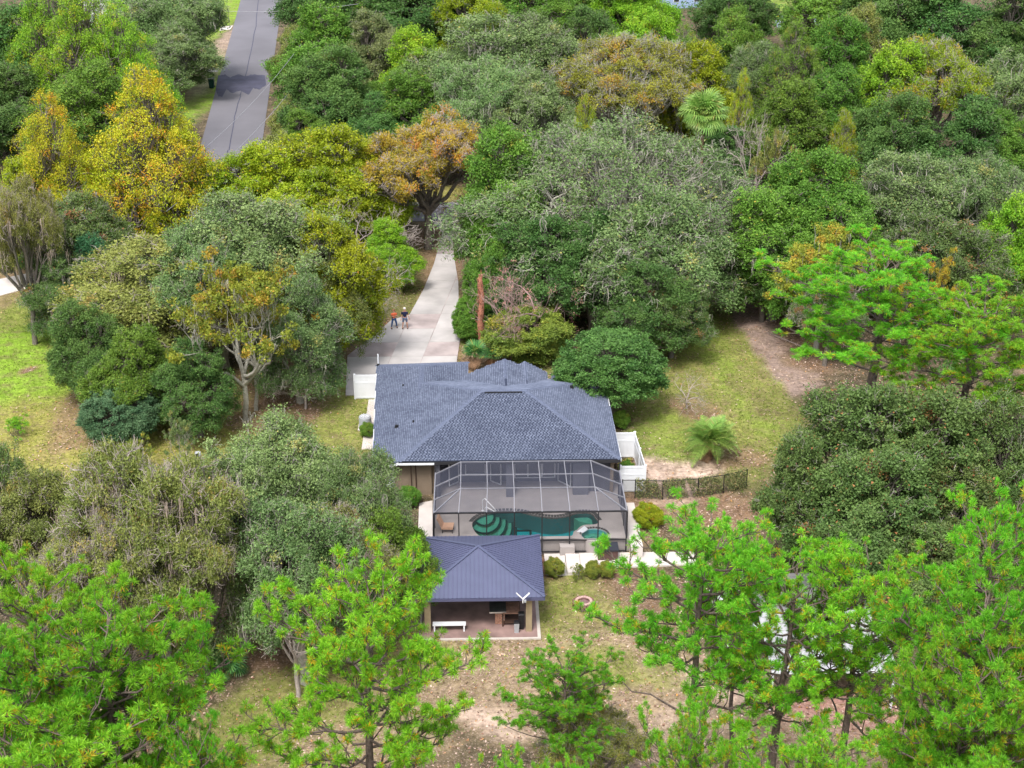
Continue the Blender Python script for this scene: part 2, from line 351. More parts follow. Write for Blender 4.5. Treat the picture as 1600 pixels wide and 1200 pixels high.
# ------------------------------------------------------------------ tree prototypes (each about 10 m wide, 12 m tall)
CAP = 90000
def proto_broad(nl=8, clump_r=.85, leaves=250, leaf=.13, shape='dome', moss=0, off=.015, offclump=.025, cover=1.0, twig=.5, droop=0, crown0=.25, hue=.45):
    H = 12.0; lobes = []
    if shape == 'dome':
        for i in range(nl*2+2):
            z_ = random.uniform(2.6, 8.8); e_ = 3.5*math.sqrt(max(.05, 1-((z_-4.6)/5.6)**2)); a = i*2.4+random.uniform(-.5,.5); r = e_*random.uniform(.65,1.05)
            lobes.append((r*math.cos(a), r*math.sin(a), z_, random.uniform(.85,1.95)))
        for i in range(0):
            a = 2*math.pi*(i+random.uniform(-.3,.3))/nl; r = random.uniform(2.3,3.3); lobes.append((r*math.cos(a), r*math.sin(a), random.uniform(4.6,8.6), random.uniform(1.2,2.6)))
        for i in range(4):
            a = random.uniform(0,6.3); r = random.uniform(.4,1.8); lobes.append((r*math.cos(a), r*math.sin(a), random.uniform(8.2,10.6), random.uniform(.9,1.8)))
        lobes.append((0,0,6.2,3.0))
    elif shape == 'spire':
        for i in range(17):
            t = i/16; z = 2.6+t*8.2; rr = 4.3*(1-t)**.7; a = i*2.4; lobes.append((rr*.75*math.cos(a), rr*.75*math.sin(a), z, 1.0+1.55*(1-t)))
        offclump = .10
    elif shape == 'ball':
        lobes.append((0,0,6.0,4.9))
        for i in range(10):
            d = rvec(1)[0]; lobes.append((d[0]*2.6, d[1]*2.6, 6.2+d[2]*2.9, 2.4))
    elif shape == 'broad':
        for i in range(44):
            r = 8.2*math.sqrt((i+.3)/44); a = i*2.4+random.uniform(-.3,.3); lobes.append((r*math.cos(a), r*math.sin(a), 10.6-(r/8.2)**2*5.4+random.uniform(-1.0,.6), random.uniform(1.1,2.3)))
        for i in range(9): a = i*.7; lobes.append((7.0*math.cos(a), 7.0*math.sin(a), random.uniform(3.2,4.6), random.uniform(1.3,2.0)))
    elif shape == 'flat':
        for i in range(nl+4):
            a = i*2.4; r = 4.3*math.sqrt((i+.3)/(nl+4)); lobes.append((r*math.cos(a), r*math.sin(a), random.uniform(6.0,8.6)-r*.35+1.2, random.uniform(1.2,1.9)))
    L = np.array(lobes); C = []; LI = []
    for i, (x,y,z,r) in enumerate(lobes):
        n = int(cover * 4*math.pi*r*r / (clump_r*clump_r*1.5))
        d = rvec(n); d = d[d[:,2] > -.55]; p = np.array([x,y,z]) + d*r*rng.uniform(.72,1.02,(len(d),1))*np.array([1,1,.92])
        for q in p:
            dist = np.linalg.norm(L[:,:3]-q, axis=1)/L[:,3]; dist[i] = 9
            if dist.min() > .78 and q[2] > 1.0: C.append(q); LI.append(i)
    C = np.array(C); cen = np.array([0,0,5.5])
    P_, N_, S_, T_ = [], [], [], []
    R0 = clump_r; leaf = leaf*.60; topz = C[:,2].max()
    for ci, c in enumerate(C):
        out = unit((c-cen)[None])[0]; clump_r = R0*random.choice([.6,.8,1,1,1.25]); n = int(leaves*2.7*random.uniform(.6,1.2)*(clump_r/R0)**1.6)
        if random.random() < .13 and shape != 'ball': c = c + out*random.uniform(.4,1.0)*R0; C[ci] = c; n = int(n*.5)
        ns = 18; sd_ = unit(rvec(ns) + out*.5 + np.array([0,0,.35]))*rng.uniform(.35,1.0,(ns,1))*clump_r*np.array([1,1,.75])
        k = rng.integers(0, ns, n); p = c + sd_[k] + rng.normal(size=(n,3))*.19*clump_r*1.15
        if droop: p[:,2] -= rng.random(n)**2*droop
        P_.append(p); N_.append(unit(rvec(n) + out*.45 + np.array([0,0,.5]))); S_.append(leaf*rng.uniform(.6,1.25,n))
        isoff = random.random() < offclump
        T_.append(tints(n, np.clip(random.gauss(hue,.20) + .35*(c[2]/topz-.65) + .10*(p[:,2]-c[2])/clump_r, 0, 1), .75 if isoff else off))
    Pa, Na, Sa, Ta = np.concatenate(P_), np.concatenate(N_), np.concatenate(S_), np.concatenate(T_)
    if len(Pa) > CAP: kp = rng.permutation(len(Pa))[:CAP]; f_ = min(1.35, (len(Pa)/CAP)**.40); Pa, Na, Sa, Ta = Pa[kp], Na[kp], Sa[kp]*f_, Ta[kp]
    V, F, T = leaf_tris(Pa, Na, Sa, Ta)
    crown = npmesh('crown', V, F, T)
    paths = []; fork = np.array([random.uniform(-.3,.3), random.uniform(-.3,.3), 2.8])
    paths.append((wob(np.array([0,0,-.6]), fork, 5, .08), np.linspace(.42,.30,5)))
    limbs = [wob(fork, np.array([x,y,z-.3*r]), 6, .22) for (x,y,z,r) in lobes]
    for l in limbs: paths.append((l, np.linspace(.22,.09,6)))
    for c, i in zip(C, LI):
        l = limbs[i]; s = l[random.choice([3,4,5])]
        if random.random() < .65: paths.append((wob(s, c, 5, .18), np.linspace(.065,.022,5)))
    V, F = tube_arrays(paths, 5); trunk = npmesh('trunk', V, F)
    tw = []
    for c in C:
        out = unit((c-cen)[None])[0]
        for q in range(int(5*twig+random.random())):
            d = unit(rvec(1)[0] + out*.9 + np.array([0,0,.1])); e = c + d*clump_r*random.uniform(.7,1.25)
            tw.append((wob(c-d*.3, e, 4, .09), np.linspace(.028,.010,4)))
            for z in range(2):
                d2 = unit(d + rvec(1)[0]*.9); m_ = c + d*clump_r*random.uniform(.2,.7); tw.append((wob(m_, m_+d2*.55, 3, .06), np.linspace(.016,.008,3)))
    out = {'crown': crown, 'trunk': trunk}; clump_r = R0
    if tw: V, F = tube_arrays(tw, 3); out['twigs'] = npmesh('twigs', V, F)
    if moss:
        K = C[rng.integers(0, len(C), moss)] + rng.normal(size=(moss,3))*[.6,.6,.2]
        out['moss'] = moss_mesh(K)
    return out
def moss_mesh(K, ln=(.5,1.9)):
    n = len(K); Vs = []
    L_ = rng.uniform(*ln, n); strands = 7
    P0 = np.repeat(K, strands, 0) + rng.normal(size=(n*strands,3))*[.16,.16,.1]; LL = np.repeat(L_, strands)*rng.uniform(.4,1,n*strands)
    a = rng.uniform(0, np.pi, n*strands); wv = np.stack([np.cos(a), np.sin(a), 0*a], 1)*rng.uniform(.015,.035,(n*strands,1))
    k = 4
    for i in range(k+1):
        t = i/k; c = P0 + np.stack([rng.normal(size=len(P0))*.05, rng.normal(size=len(P0))*.05, -LL*t], 1); ww = wv*(1-.75*t)
        Vs.append(np.stack([c-ww, c+ww], 1))
    V = np.stack(Vs, 1).reshape(-1, 3)   # per strand (k+1)*2
    b = np.arange(len(P0))[:,None]*(k+1)*2; i = np.arange(k)[None,:]*2
    F = np.stack([b+i, b+i+1, b+i+3, b+i+2], -1).reshape(-1, 4)
    return npmesh('moss', V, F)

def skeleton(levels=5, base=3.2, spread=.75, H=11.0, up=.25, gn=2.6, jitter=.10, trunk_r=.30, start=.35):
    """recursive bare tree; returns paths and tips"""
    paths, tips = [], []
    def grow(p, d, ln, r, lv):
        k = 5; pts = [p]; q = p.copy(); dd = d.copy()
        for i in range(k-1):
            dd = unit(dd + rng.normal(size=3)*jitter*1.6 + np.array([0,0,up*.12])); q = q + dd*ln/(k-1); pts.append(q.copy())
        r2 = r*.62; paths.append((np.array(pts), np.linspace(r, r2, k)))
        if lv == 0: tips.append((q, dd)); return
        nchild = int(gn) + (random.random() < gn % 1)
        for c in range(nchild):
            t = 1.0 if c == 0 else random.uniform(.45,.95); i = min(k-1, int(t*(k-1)+.5)); s = pts[i]
            nd = unit(dd + rvec(1)[0]*spread*(1.1 if c else .6) + np.array([0,0,up*.5])); grow(s, nd, ln*random.uniform(.62,.85), r2*(.95 if c == 0 else .72), lv-1)
    t0 = np.array([0,0,-.5]); top = np.array([random.uniform(-.3,.3), random.uniform(-.3,.3), H*start]); paths.append((wob(t0, top, 5, .07), np.linspace(trunk_r, trunk_r*.8, 5)))
    nb = 5
    for i in range(nb):
        a = 2*math.pi*(i+random.uniform(-.3,.3))/nb; grow(top - np.array([0,0,random.uniform(0,1.2)]), unit(np.array([math.cos(a)*1.0, math.sin(a)*1.0, random.uniform(.35,1.0)])), base, trunk_r*.55, levels-1)
    grow(top, np.array([.05,.05,1.0]), base*.9, trunk_r*.6, levels-1)
    return paths, tips
def proto_sparse(levels=5, leaves=45, leaf=.12, cr=.45, off=.12, hue=.5, moss=0, frac=.6, **k):
    paths, tips = skeleton(levels, **k)
    V, F = tube_arrays([(p, np.maximum(r, .014)) for p, r in paths], 4); out = {'trunk': npmesh('trunk', V, F)}
    if leaves:
        P_, N_, T_ = [], [], []
        for t, d in tips:
            if random.random() > frac: continue
            n = int(leaves*random.uniform(.5,1.5)); P_.append(t + rvec(n)*cr*rng.random((n,1))**.5*[1,1,.7]); N_.append(unit(rvec(n)+[0,0,.5])); T_.append(tints(n, random.gauss(hue,.25), .8 if random.random() < off else .05))
        Pp = np.concatenate(P_); V, F, T = leaf_arrays(Pp, np.concatenate(N_), leaf*rng.uniform(.6,1.3,len(Pp)), np.concatenate(T_)); out['crown'] = npmesh('crown', V, F, T)
    if moss:
        Tp = np.array([t for t, d in tips]); out['moss'] = moss_mesh(Tp[rng.integers(0, len(Tp), moss)], (.5,2.2))
    return out

def tuft_arrays(C, D, Ln, needles=46, w=.0165, hue=.5, yel=.12):
    n = len(C); k = needles
    d = np.repeat(D, k, 0); c = np.repeat(C, k, 0); m = n*k
    cosmin = -.15; r = rvec(m); dirs = unit(r + d*.75); L_ = np.repeat(Ln, k)*rng.uniform(.75,1.1,m)
    back = rng.random(m) < .10; dirs[back] = unit(rvec(back.sum())*.8 - d[back]*.8); L_[back] *= .8
    base = c - d*np.repeat(Ln,k)[:,None]*rng.uniform(0,.45,(m,1)); tip = base + dirs*L_[:,None]; tip[:,2] -= L_*.10
    s = unit(np.cross(dirs, rvec(m)))*w
    V = np.stack([base, base*.45+tip*.55 + s*.6, tip, base*.45+tip*.55 - s*.6], 1).reshape(-1,3)
    Ft = np.arange(m*4).reshape(-1,4)
    th = np.repeat(np.clip(rng.normal(hue,.22,n),0,1), k); yk = np.repeat(rng.random(n) < yel, k)
    T = np.ones((m,4)); T[:,0] = np.clip(th + rng.normal(size=m)*.12, 0, 1); T[:,1] = .5*np.clip(1+rng.normal(size=m)*.15,.6,1.5)
    T[:,2] = np.where(back, rng.uniform(.3,1,m)*.9, 0) ; T[:,2] = np.where(yk & (rng.random(m) < .45), rng.uniform(.5,1,m), T[:,2])
    return V, Ft, np.repeat(T, 4, 0)
def proto_pine(H=17.0, crown0=.48, width=4.4, nb=30, yel=.06, needles=62, dens=1.75, top_r=1.0, lean=.4, low=3):
    k = 9; zs = np.linspace(-.6, H*.97, k); lx = np.cumsum(rng.normal(size=k)*.12) + lean*(np.maximum(zs,0)/H)**1.5; ly = np.cumsum(rng.normal(size=k)*.10)
    lx -= lx[0]; ly -= ly[0]
    tp = np.stack([lx, ly, zs], 1); tr = np.interp(zs, [0, H*.6, H], [.27,.16,.05])
    paths = [(tp, tr)]; tc, td, dead = [], [], []
    def trunk_at(z): return np.array([np.interp(z, zs, lx), np.interp(z, zs, ly), z])
    for i in range(nb + low):
        lowb = i >= nb
        t = (i+.5)/nb if not lowb else random.uniform(-.25,.0)
        z = H*(crown0 + (1-crown0)*(t*.97 if not lowb else t)); a = i*2.4+random.uniform(-.4,.4)
        prof = width*(math.sin(math.pi*min(1,max(.0,(t*.74+.20))))**.6) * random.uniform(.45,1.12) * (top_r if t > .8 else 1)
        if lowb: prof = width*random.uniform(.7,1.0)
        s = trunk_at(z); el = random.uniform(.05,.30) + .55*max(t,0)**2
        d = unit(np.array([math.cos(a), math.sin(a), el])); e = s + d*prof; e[2] += .10*prof; m_ = (s+e)/2 + np.array([0,0,-.10*prof]) + rng.normal(size=3)*.15
        tt = np.linspace(0,1,6)[:,None]; pts = (1-tt)**2*s + 2*tt*(1-tt)*m_ + tt**2*e; pts[1:-1] += rng.normal(size=(4,3))*.07
        paths.append((pts, np.linspace(.055,.022,6)*(.6+prof/width*.6)))
        if lowb and random.random() < .45: continue
        ns = max(3, int(prof*2.7*dens))
        for j in range(ns):
            u = random.uniform(.22,1.0) if j else 1.0; ii = u*5; i0 = min(4,int(ii)); b = pts[i0]*(1-(ii-i0)) + pts[i0+1]*(ii-i0)
            side = unit(d + rvec(1)[0]*np.array([1,1,.45])*.95 + np.array([0,0,.32])); ln = random.uniform(.5,1.25)*(1.15-.3*u)
            e2 = b + side*ln; paths.append((wob(b, e2, 4, .06), np.linspace(.028,.014,4)))
            for q in range(random.choice([2,3,3,4])):
                dd = unit(side*.5 + rvec(1)[0]*.6 + np.array([0,0,.75])); b3 = b + side*ln*random.uniform(.45,1.0); e3 = b3 + dd*random.uniform(.16,.45)
                paths.append((np.array([b3, (b3+e3)/2, e3]), np.array([.014,.012,.010]))); tc.append(e3); td.append(dd)
    for i in range(int(10*dens)):
        z = H*random.uniform(.88,.99); dd = unit(rvec(1)[0]*.8+np.array([0,0,1.0])); e = trunk_at(z)+dd*random.uniform(.2,.7); tc.append(e); td.append(dd); paths.append((np.array([trunk_at(z), (trunk_at(z)+e)/2, e]), np.array([.03,.02,.012])))
    C = np.array(tc); D = np.array(td); V, F, T = tuft_arrays(C, D, rng.uniform(.20,.31,len(C)), needles, yel=yel)
    out = {'crown': npmesh('crown', V, F, T)}; V, F = tube_arrays([(p, r) for p, r in paths], 5); out['trunk'] = npmesh('trunk', V, F); out['tip'] = (lx[-1], ly[-1]); return out

ROLE = {'crown': 'crown', 'trunk': 'trunk', 'twigs': 'twigs', 'moss': 'moss'}
GRP = {'live_oak':'live oaks around the house and in the wood','laurel_oak':'laurel oaks of the wood and yard edges','pine_tree':'tall pines in the foreground and at right','hickory':'yellow green trees left of the driveway','maple':'autumn coloured trees at left',
 'bare_tree':'leafless trees among the oaks','sweetgum':'bright green spire trees at top left','turkey_oak':'orange leaved turkey oaks','lichen_oak':'oaks with pale lichen branches','mossy_oak':'oaks draped in moss','round_shrub':'round shrubs along the pool walk',
 'azalea':'small green bushes against the house and fences','viburnum':'shrubs between driveway and house','vine_oak':'vine covered trees by the street','water_oak':'water oaks','redbud':'dead pinkish trees behind the roof','hedge_dome':'clipped hedge domes','sapling':'saplings on the left lawn','yaupon':'low bushes under the pines','bare_shrub':'leafless shrubs on the lawns'}
def plant(name, proto, mats, x, y, z, sx, sz, rot, label, cat='tree', group=None):
    r = thing(name, (x, y, z), label, cat, group or GRP.get(name)); r.rotation_euler = (0, 0, rot); r.scale = (sx, sx, sz)
    for role in ('trunk', 'twigs', 'crown', 'moss'):
        if role in proto:
            o = bpy.data.objects.new(ROLE[role], proto[role]); col.objects.link(o); o.parent = r
            if not proto[role].materials: proto[role].materials.append(None)
            
            if role in ('moss','twigs'): o['kind'] = 'stuff'
            o.material_slots[0].link = 'OBJECT'; o.material_slots[0].material = M[mats[role]]
    return r

#@@GROUND
# ------------------------------------------------------------------ ground
ZONES = [ # px, py, rx, ry (photo pixels), kind, strength
 (60,540,230,120,'bright',1),(20,470,120,50,'olive',.8),(200,690,260,110,'yellow',1),(130,640,60,70,'litter',.7),(30,583,22,7,'litter',1),(60,760,160,50,'yellow',.8),
 (520,600,190,90,'olive',1),(450,590,110,50,'litter',.9),(540,550,70,60,'litter',.8),(320,720,60,60,'yellow',.8),(500,680,90,40,'olive',1),(480,640,30,14,'litter',.9),(385,650,70,25,'litter',.7),
 (640,450,70,80,'olive',.6),(680,400,40,60,'litter',.8),(640,520,40,30,'litter',.8),(720,560,40,30,'olive',.9),(760,570,60,30,'litter',.7),(870,560,60,30,'olive',.7),
 (1100,600,150,140,'olive',1),(1120,540,40,50,'bright',.4),(1170,620,40,60,'bright',.35),(1070,590,40,30,'litter',.4),(1180,600,30,60,'litter',.4),(1070,640,36,14,'litter',.9),(1050,560,50,70,'olive',.8),(1020,680,50,40,'bright',.35),
 (1050,725,70,22,'sand',1),(1140,715,50,16,'litter',.8),(1090,790,130,30,'litter',.8),(1060,770,60,14,'sand',.5),(1000,800,30,40,'litter',.7),
 (1180,560,40,90,'olive',.7),(1105,430,34,30,'path',1),(1120,450,34,26,'path',1),(1145,462,32,24,'path',1),(1165,480,26,22,'path',1),(1190,505,26,22,'path',1),(1212,530,26,24,'path',1),(1230,560,26,24,'path',1),(1242,590,24,24,'path',1),(1215,470,50,34,'pink',.9),(1260,520,40,50,'litter',.9),
 (290,140,70,70,'bright',.8),(270,150,30,20,'litter',.6),(360,10,30,60,'bright',.9),(340,90,20,60,'sand',.5),
 (880,970,120,70,'olive',1),(860,1010,80,40,'olive',1),(950,905,110,14,'mulch',1),(1000,960,80,50,'litter',.6),
 (700,1060,260,90,'mix',1),(500,1040,140,70,'litter',.9),(430,1140,160,90,'olive',.8),(780,1110,90,30,'sand',.7),(1000,1080,180,120,'mix',1),(1070,1150,120,50,'sand',.35),(930,1030,70,30,'olive',.8),(620,1030,120,30,'olive',.6),(1040,1040,60,30,'olive',.6),
 (1160,1060,90,50,'sand',.6),(1330,1120,140,70,'redsand',1),(430,1000,90,60,'litter',1),(360,1000,60,50,'litter',1),(560,1180,160,50,'mix',.8),(1230,1190,200,60,'mix',.8),
 (80,400,70,50,'litter',.7),(20,430,60,60,'litter',.6),(280,350,24,10,'sand',1),(1235,5,50,20,'bright',.8),(690,310,60,20,'yellow',.8)]
KC = {'bright':(.20,.32,.035),'olive':(.20,.215,.055),'yellow':(.27,.26,.065),'litter':(.215,.135,.085),'sand':(.52,.39,.32),'path':(.29,.215,.18),'mulch':(.15,.075,.055),'pink':(.34,.19,.15),
      'mix':(.27,.205,.13),'redsand':(.38,.21,.18)}
KL = {'bright':.04,'olive':.25,'yellow':.3,'litter':.9,'sand':.5,'path':.6,'mulch':.3,'pink':.9,'mix':.9,'redsand':.9}
ZW = []
for px, py, rx, ry, kd, st in ZONES:
    z = LOW if py > 860 else 0; p = P(px, py, z); s = scl(py, z); dep = TH + math.atan((py-600)/FPX)
    ZW.append((p.x, p.y, rx/s, ry/(s*math.sin(dep)), kd, st))
def vnoise(X, Y, f, seed=0):
    r = np.random.default_rng(seed); out = 0*X
    for i in range(7):
        a = r.uniform(0, 6.3); ff = f*r.uniform(.5,1.8); out = out + np.sin((X*np.cos(a)+Y*np.sin(a))*ff + r.uniform(0,6.3))
    return out/4
def zone_color(X, Y):
    c = np.zeros(X.shape+(3,)); c[...] = (.085, .070, .042); lit = np.full(X.shape, .7); g = np.zeros(X.shape)
    Xn = X + vnoise(X,Y,.9,1)*.9 + vnoise(X,Y,.25,3)*1.2; Yn = Y + vnoise(X,Y,.9,2)*1.1 + vnoise(X,Y,.25,4)*1.6
    for x, y, rx, ry, kd, st in ZW:
        d = np.sqrt(((Xn-x)/rx)**2 + ((Yn-y)/ry)**2); a = np.clip((1.15-d)/.45, 0, 1); a = a*a*(3-2*a)*st
        c = c*(1-a[...,None]) + np.array(KC[kd])*a[...,None]; lit = lit*(1-a) + KL[kd]*a; g = g*(1-a) + a*(kd in ('bright','olive','yellow')) + a*.35*(kd == 'mix')
    return c, lit, g
xs = np.concatenate([[-1500,-600,-300,-200,-150,-110,-85,-65], np.arange(-50,50.1,.6), [60,75,95,120,160,220,320,600,1500]])
ys = np.concatenate([[-300,-60,0,25,40], np.arange(50,170,.6), np.arange(170,300,2.5), [320,360,420,520,700,1000,1800]])
GX, GY = np.meshgrid(xs, ys); t = np.clip((87-GY)/6,0,1); GZ = LOW*t*t*(3-2*t) + vnoise(GX,GY,.5,9)*.03 - .03
# the pool shell is dug out of the ground under the deck
pit = (GX > -2.9) & (GX < 9.3) & (GY > 81.4) & (GY < 86.9); GZ[pit] = -2.4
cc, lit, gg = zone_color(GX, GY); T = np.concatenate([cc, lit[...,None]], -1).reshape(-1,4)
nx = len(xs); i = np.arange(len(ys)-1)[:,None]*nx; j = np.arange(nx-1)[None,:]
F = np.stack([i+j, i+j+1, i+nx+j+1, i+nx+j], -1).reshape(-1,4)
gm = npmesh('ground', np.stack([GX,GY,GZ],-1).reshape(-1,3), F, T); gm.shade_smooth()
m = bpy.data.materials.new('lawn_sand_and_leaf_litter'); n, N, L = nodes(m); b = N['Principled BSDF']; b.inputs['Roughness'].default_value = .95; b.inputs['Specular IOR Level'].default_value = .1
at = N.new('ShaderNodeAttribute'); at.attribute_name = 'tint'; tc = N.new('ShaderNodeTexCoord')
def nz_(s, d=6):
    q = N.new('ShaderNodeTexNoise'); q.inputs['Scale'].default_value = s; q.inputs['Detail'].default_value = d; q.inputs['Roughness'].default_value = .65; L.new(tc.outputs['Object'], q.inputs['Vector']); return q
n1 = nz_(.6); n2 = nz_(3.5); n3 = nz_(9, 3)
mr = N.new('ShaderNodeMapRange'); mr.inputs[1].default_value = .3; mr.inputs[2].default_value = .7; mr.inputs[3].default_value = .6; mr.inputs[4].default_value = 1.4; L.new(n2.outputs[0], mr.inputs[0])
mr1 = N.new('ShaderNodeMapRange'); mr1.inputs[1].default_value = .3; mr1.inputs[2].default_value = .7; mr1.inputs[3].default_value = .7; mr1.inputs[4].default_value = 1.3; L.new(n1.outputs[0], mr1.inputs[0])
mm = N.new('ShaderNodeMath'); mm.operation = 'MULTIPLY'; L.new(mr.outputs[0], mm.inputs[0]); L.new(mr1.outputs[0], mm.inputs[1])
n4 = nz_(.9, 8); m4 = N.new('ShaderNodeMapRange'); m4.inputs[1].default_value = .47; m4.inputs[2].default_value = .66; m4.inputs[4].default_value = .62; L.new(n4.outputs[0], m4.inputs[0])
dirt = N.new('ShaderNodeMix'); dirt.data_type = 'RGBA'; dirt.inputs[7].default_value = (.23,.17,.10,1); L.new(m4.outputs[0], dirt.inputs[0]); L.new(at.outputs['Color'], dirt.inputs[6])
vs = N.new('ShaderNodeVectorMath'); vs.operation = 'SCALE'; L.new(dirt.outputs[2], vs.inputs[0]); L.new(mm.outputs[0], vs.inputs['Scale'])
lt = N.new('ShaderNodeMapRange'); lt.inputs[1].default_value = .56; lt.inputs[2].default_value = .62; L.new(n3.outputs[0], lt.inputs[0])
lm = N.new('ShaderNodeMath'); lm.operation = 'MULTIPLY'; L.new(lt.outputs[0], lm.inputs[0]); L.new(at.outputs['Alpha'], lm.inputs[1])
lm2 = N.new('ShaderNodeMath'); lm2.operation = 'MULTIPLY'; lm2.inputs[1].default_value = .55; L.new(lm.outputs[0], lm2.inputs[0])
lx = N.new('ShaderNodeMix'); lx.data_type = 'RGBA'; lx.inputs[7].default_value = (.50,.38,.32,1); L.new(lm2.outputs[0], lx.inputs[0]); L.new(vs.outputs[0], lx.inputs[6]); L.new(lx.outputs[2], b.inputs['Base Color'])
bp = N.new('ShaderNodeBump'); bp.inputs['Strength'].default_value = .8; bp.inputs['Distance'].default_value = .08; L.new(n2.outputs[0], bp.inputs['Height']); L.new(bp.outputs[0], b.inputs['Normal'])
tag(raw('ground', gm, m), kind='structure')

# ---- paved areas
def clip_poly(poly, a, b_, c):
    out = []
    for i in range(len(poly)):
        p, q = poly[i], poly[(i+1) % len(poly)]; dp = a*p[0]+b_*p[1]-c; dq = a*q[0]+b_*q[1]-c
        if dp >= 0: out.append(p)
        if dp*dq < 0: t = dp/(dp-dq); out.append((p[0]+(q[0]-p[0])*t, p[1]+(q[1]-p[1])*t))
    return out
def pix(pts, z=0): return [tuple(P(x, y, z)[:2]) for x, y in pts]
def area(p): return .5*sum(p[i][0]*p[(i+1)%len(p)][1]-p[(i+1)%len(p)][0]*p[i][1] for i in range(len(p)))
drive = pix([(540,618),(543,556),(556,546),(586,523),(612,500),(640,492),(662,452),(678,413),(690,370),(691,363),(677,348),(712,347),(707,362),(710,405),(716,440),(717,480),(719,530),(712,575),(700,620)])
if area(drive) < 0: drive = drive[::-1]
dv = tag(obj('driveway', MB().prism(drive, -.12, .012), M['concrete_old']), kind='structure')
ycuts = [P(560, y, 0).y for y in (700,592,558,536,515,492,478,452,440,418,398,380,362,340)]
# long joints: two lines running towards the street
def line(p1, p2): # returns a,b,c with a*x+b*y>=c on the right side
    (x1,y1),(x2,y2) = p1, p2; a, b_ = (y2-y1), -(x2-x1); return a, b_, a*x1+b_*y1
A_, B_ = pix([(612,556),(632,512)]); C_, D_ = pix([(660,560),(707,448)])
l1 = line(A_, B_); l2 = line(C_, D_)
for k in range(len(ycuts)-1):
    y0, y1 = ycuts[k]+.02, ycuts[k+1]-.02
    strip = clip_poly(clip_poly(drive, 0, 1, y0), 0, -1, -y1)
    if len(strip) < 3: continue
    def off(l, d): n_ = math.hypot(l[0], l[1]); return (l[0]/n_, l[1]/n_, l[2]/n_+d)
    def neg(l, d): n_ = math.hypot(l[0], l[1]); return (-l[0]/n_, -l[1]/n_, -l[2]/n_+d)
    pcs = []
    if y0 < B_[1]: pcs.append(clip_poly(strip, *neg(l1, .025))); rest = clip_poly(strip, *off(l1, .025))
    else: rest = strip
    if y0 < D_[1]+4: pcs.append(clip_poly(rest, *neg(l2, .03))); pcs.append(clip_poly(rest, *off(l2, .03)))
    else: pcs.append(rest)
    for q in pcs:
        if len(q) > 2 and abs(area(q)) > .3:
            dz = random.uniform(0, .012); obj('slab', MB().prism(q, -.05, .03+dz), M['concrete'] if random.random() < .75 else M['concrete_old'], dv)
def sheet(name, pts, z, m, kind='structure', thick=.1, **k): return tag(obj(name, MB().prism(pts, z-thick, z), m), kind=kind, **k)
# far street: runs away to the top left, and the cross street behind the house
rl, rr = P(321,200), P(413,200); d = (P(376,0)-P(321,200)); d2 = (P(441,0)-P(413,200))
road = sheet('street', [tuple((rl-d*.42)[:2]), tuple((rr-d2*.42)[:2]), tuple((rr+d2*1.6)[:2]), tuple((rl+d*1.6)[:2])], .02, M['asphalt'])
yc0, yc1 = P(640,345).y, P(640,316).y
sheet('cross_street', [(-95, yc0+3), (-30, yc0-.2), (60, yc0), (60, yc1), (-30, yc1-.2), (-95, yc1+3)], .016, M['asphalt'])
pp = []
for i in range(26):
    t_ = i/25; top = t_ < .5
    pp.append(None)
edge = [(341,118),(352,117),(360,121),(372,116),(385,119),(398,116),(414,118)]; edge2 = [(416,133),(405,141),(396,138),(388,149),(376,141),(364,146),(354,140),(347,152),(341,151),(337,140)]
def jag(pts, sub=4, amp=.9):
    out = []
    for i in range(len(pts)-1):
        for k in range(sub): t_ = k/sub; out.append((pts[i][0]*(1-t_)+pts[i+1][0]*t_, pts[i][1]*(1-t_)+pts[i+1][1]*t_+random.uniform(-amp,amp)))
    return out+[pts[-1]]
sheet('asphalt_patch', pix(jag(edge)+jag(edge2)), .026, M['asphalt_dark'])
crk = MB()
cl = [P(x, y) for x, y in [(350,262),(357,235),(366,185),(376,150),(386,112),(393,80),(400,40),(404,0)]]
for a, b in zip(cl, cl[1:]):
    q = [a + (b-a)*t_ + Vector((random.uniform(-.08,.08),0,0)) for t_ in (0,.33,.66,1)]
    for u, v in zip(q, q[1:]): crk.add([(u.x-.06,u.y,.0245),(u.x+.06,u.y,.0245),(v.x+.06,v.y,.0245),(v.x-.06,v.y,.0245)],[(0,1,2,3)])
obj('crack_seal', crk, M['asphalt_dark'], road)
sheet('neighbor_driveway', pix([(-60,478),(0,462),(45,450),(112,425),(110,412),(40,428),(0,436),(-60,448)]), .02, M['walk'])
sheet('neighbor_apron', pix([(334,98),(346,96),(340,112),(322,113)]), .024, M['walk'])
sheet('neighbor_walk', pix([(345,42),(364,40),(360,46),(343,48)]), .024, M['walk'])
# lower walks around the pool
zl = LOW+.02
lw = tag(obj('lower_walk', MB().prism([(4.0,78.75),(5.25,78.6),(5.25,81.15),(4.0,81.15)], zl-.15, zl+.03), M['walk']), kind='structure')
obj('slab', MB().prism([(5.28,78.7),(6.1,78.7),(6.1,80.9),(5.28,80.9)], zl-.1, zl+.16), M['walk'], lw)
obj('slab', MB().prism([(6.13,79.3),(13.2,79.7),(13.2,81.15),(6.13,81.15)], zl-.1, zl+.05), M['walk'], lw)
sheet('side_walk', pix([(655,792),(676,788),(676,850),(653,852)], -.3), -.02, M['walk'], thick=.9)
sheet('right_walk', [(9.22,80.5),(9.95,80.5),(9.95,86.0),(9.22,86.0)], -.04, M['walk'], thick=1.0)
sheet('backyard_walk', pix([(1120,905),(1165,885),(1180,915),(1205,940),(1150,940)], LOW), LOW+.03, M['walk'])
sheet('neighbor_pond', pix([(1205,22),(1290,26),(1275,48),(1215,44)]), .03, M['pond'])

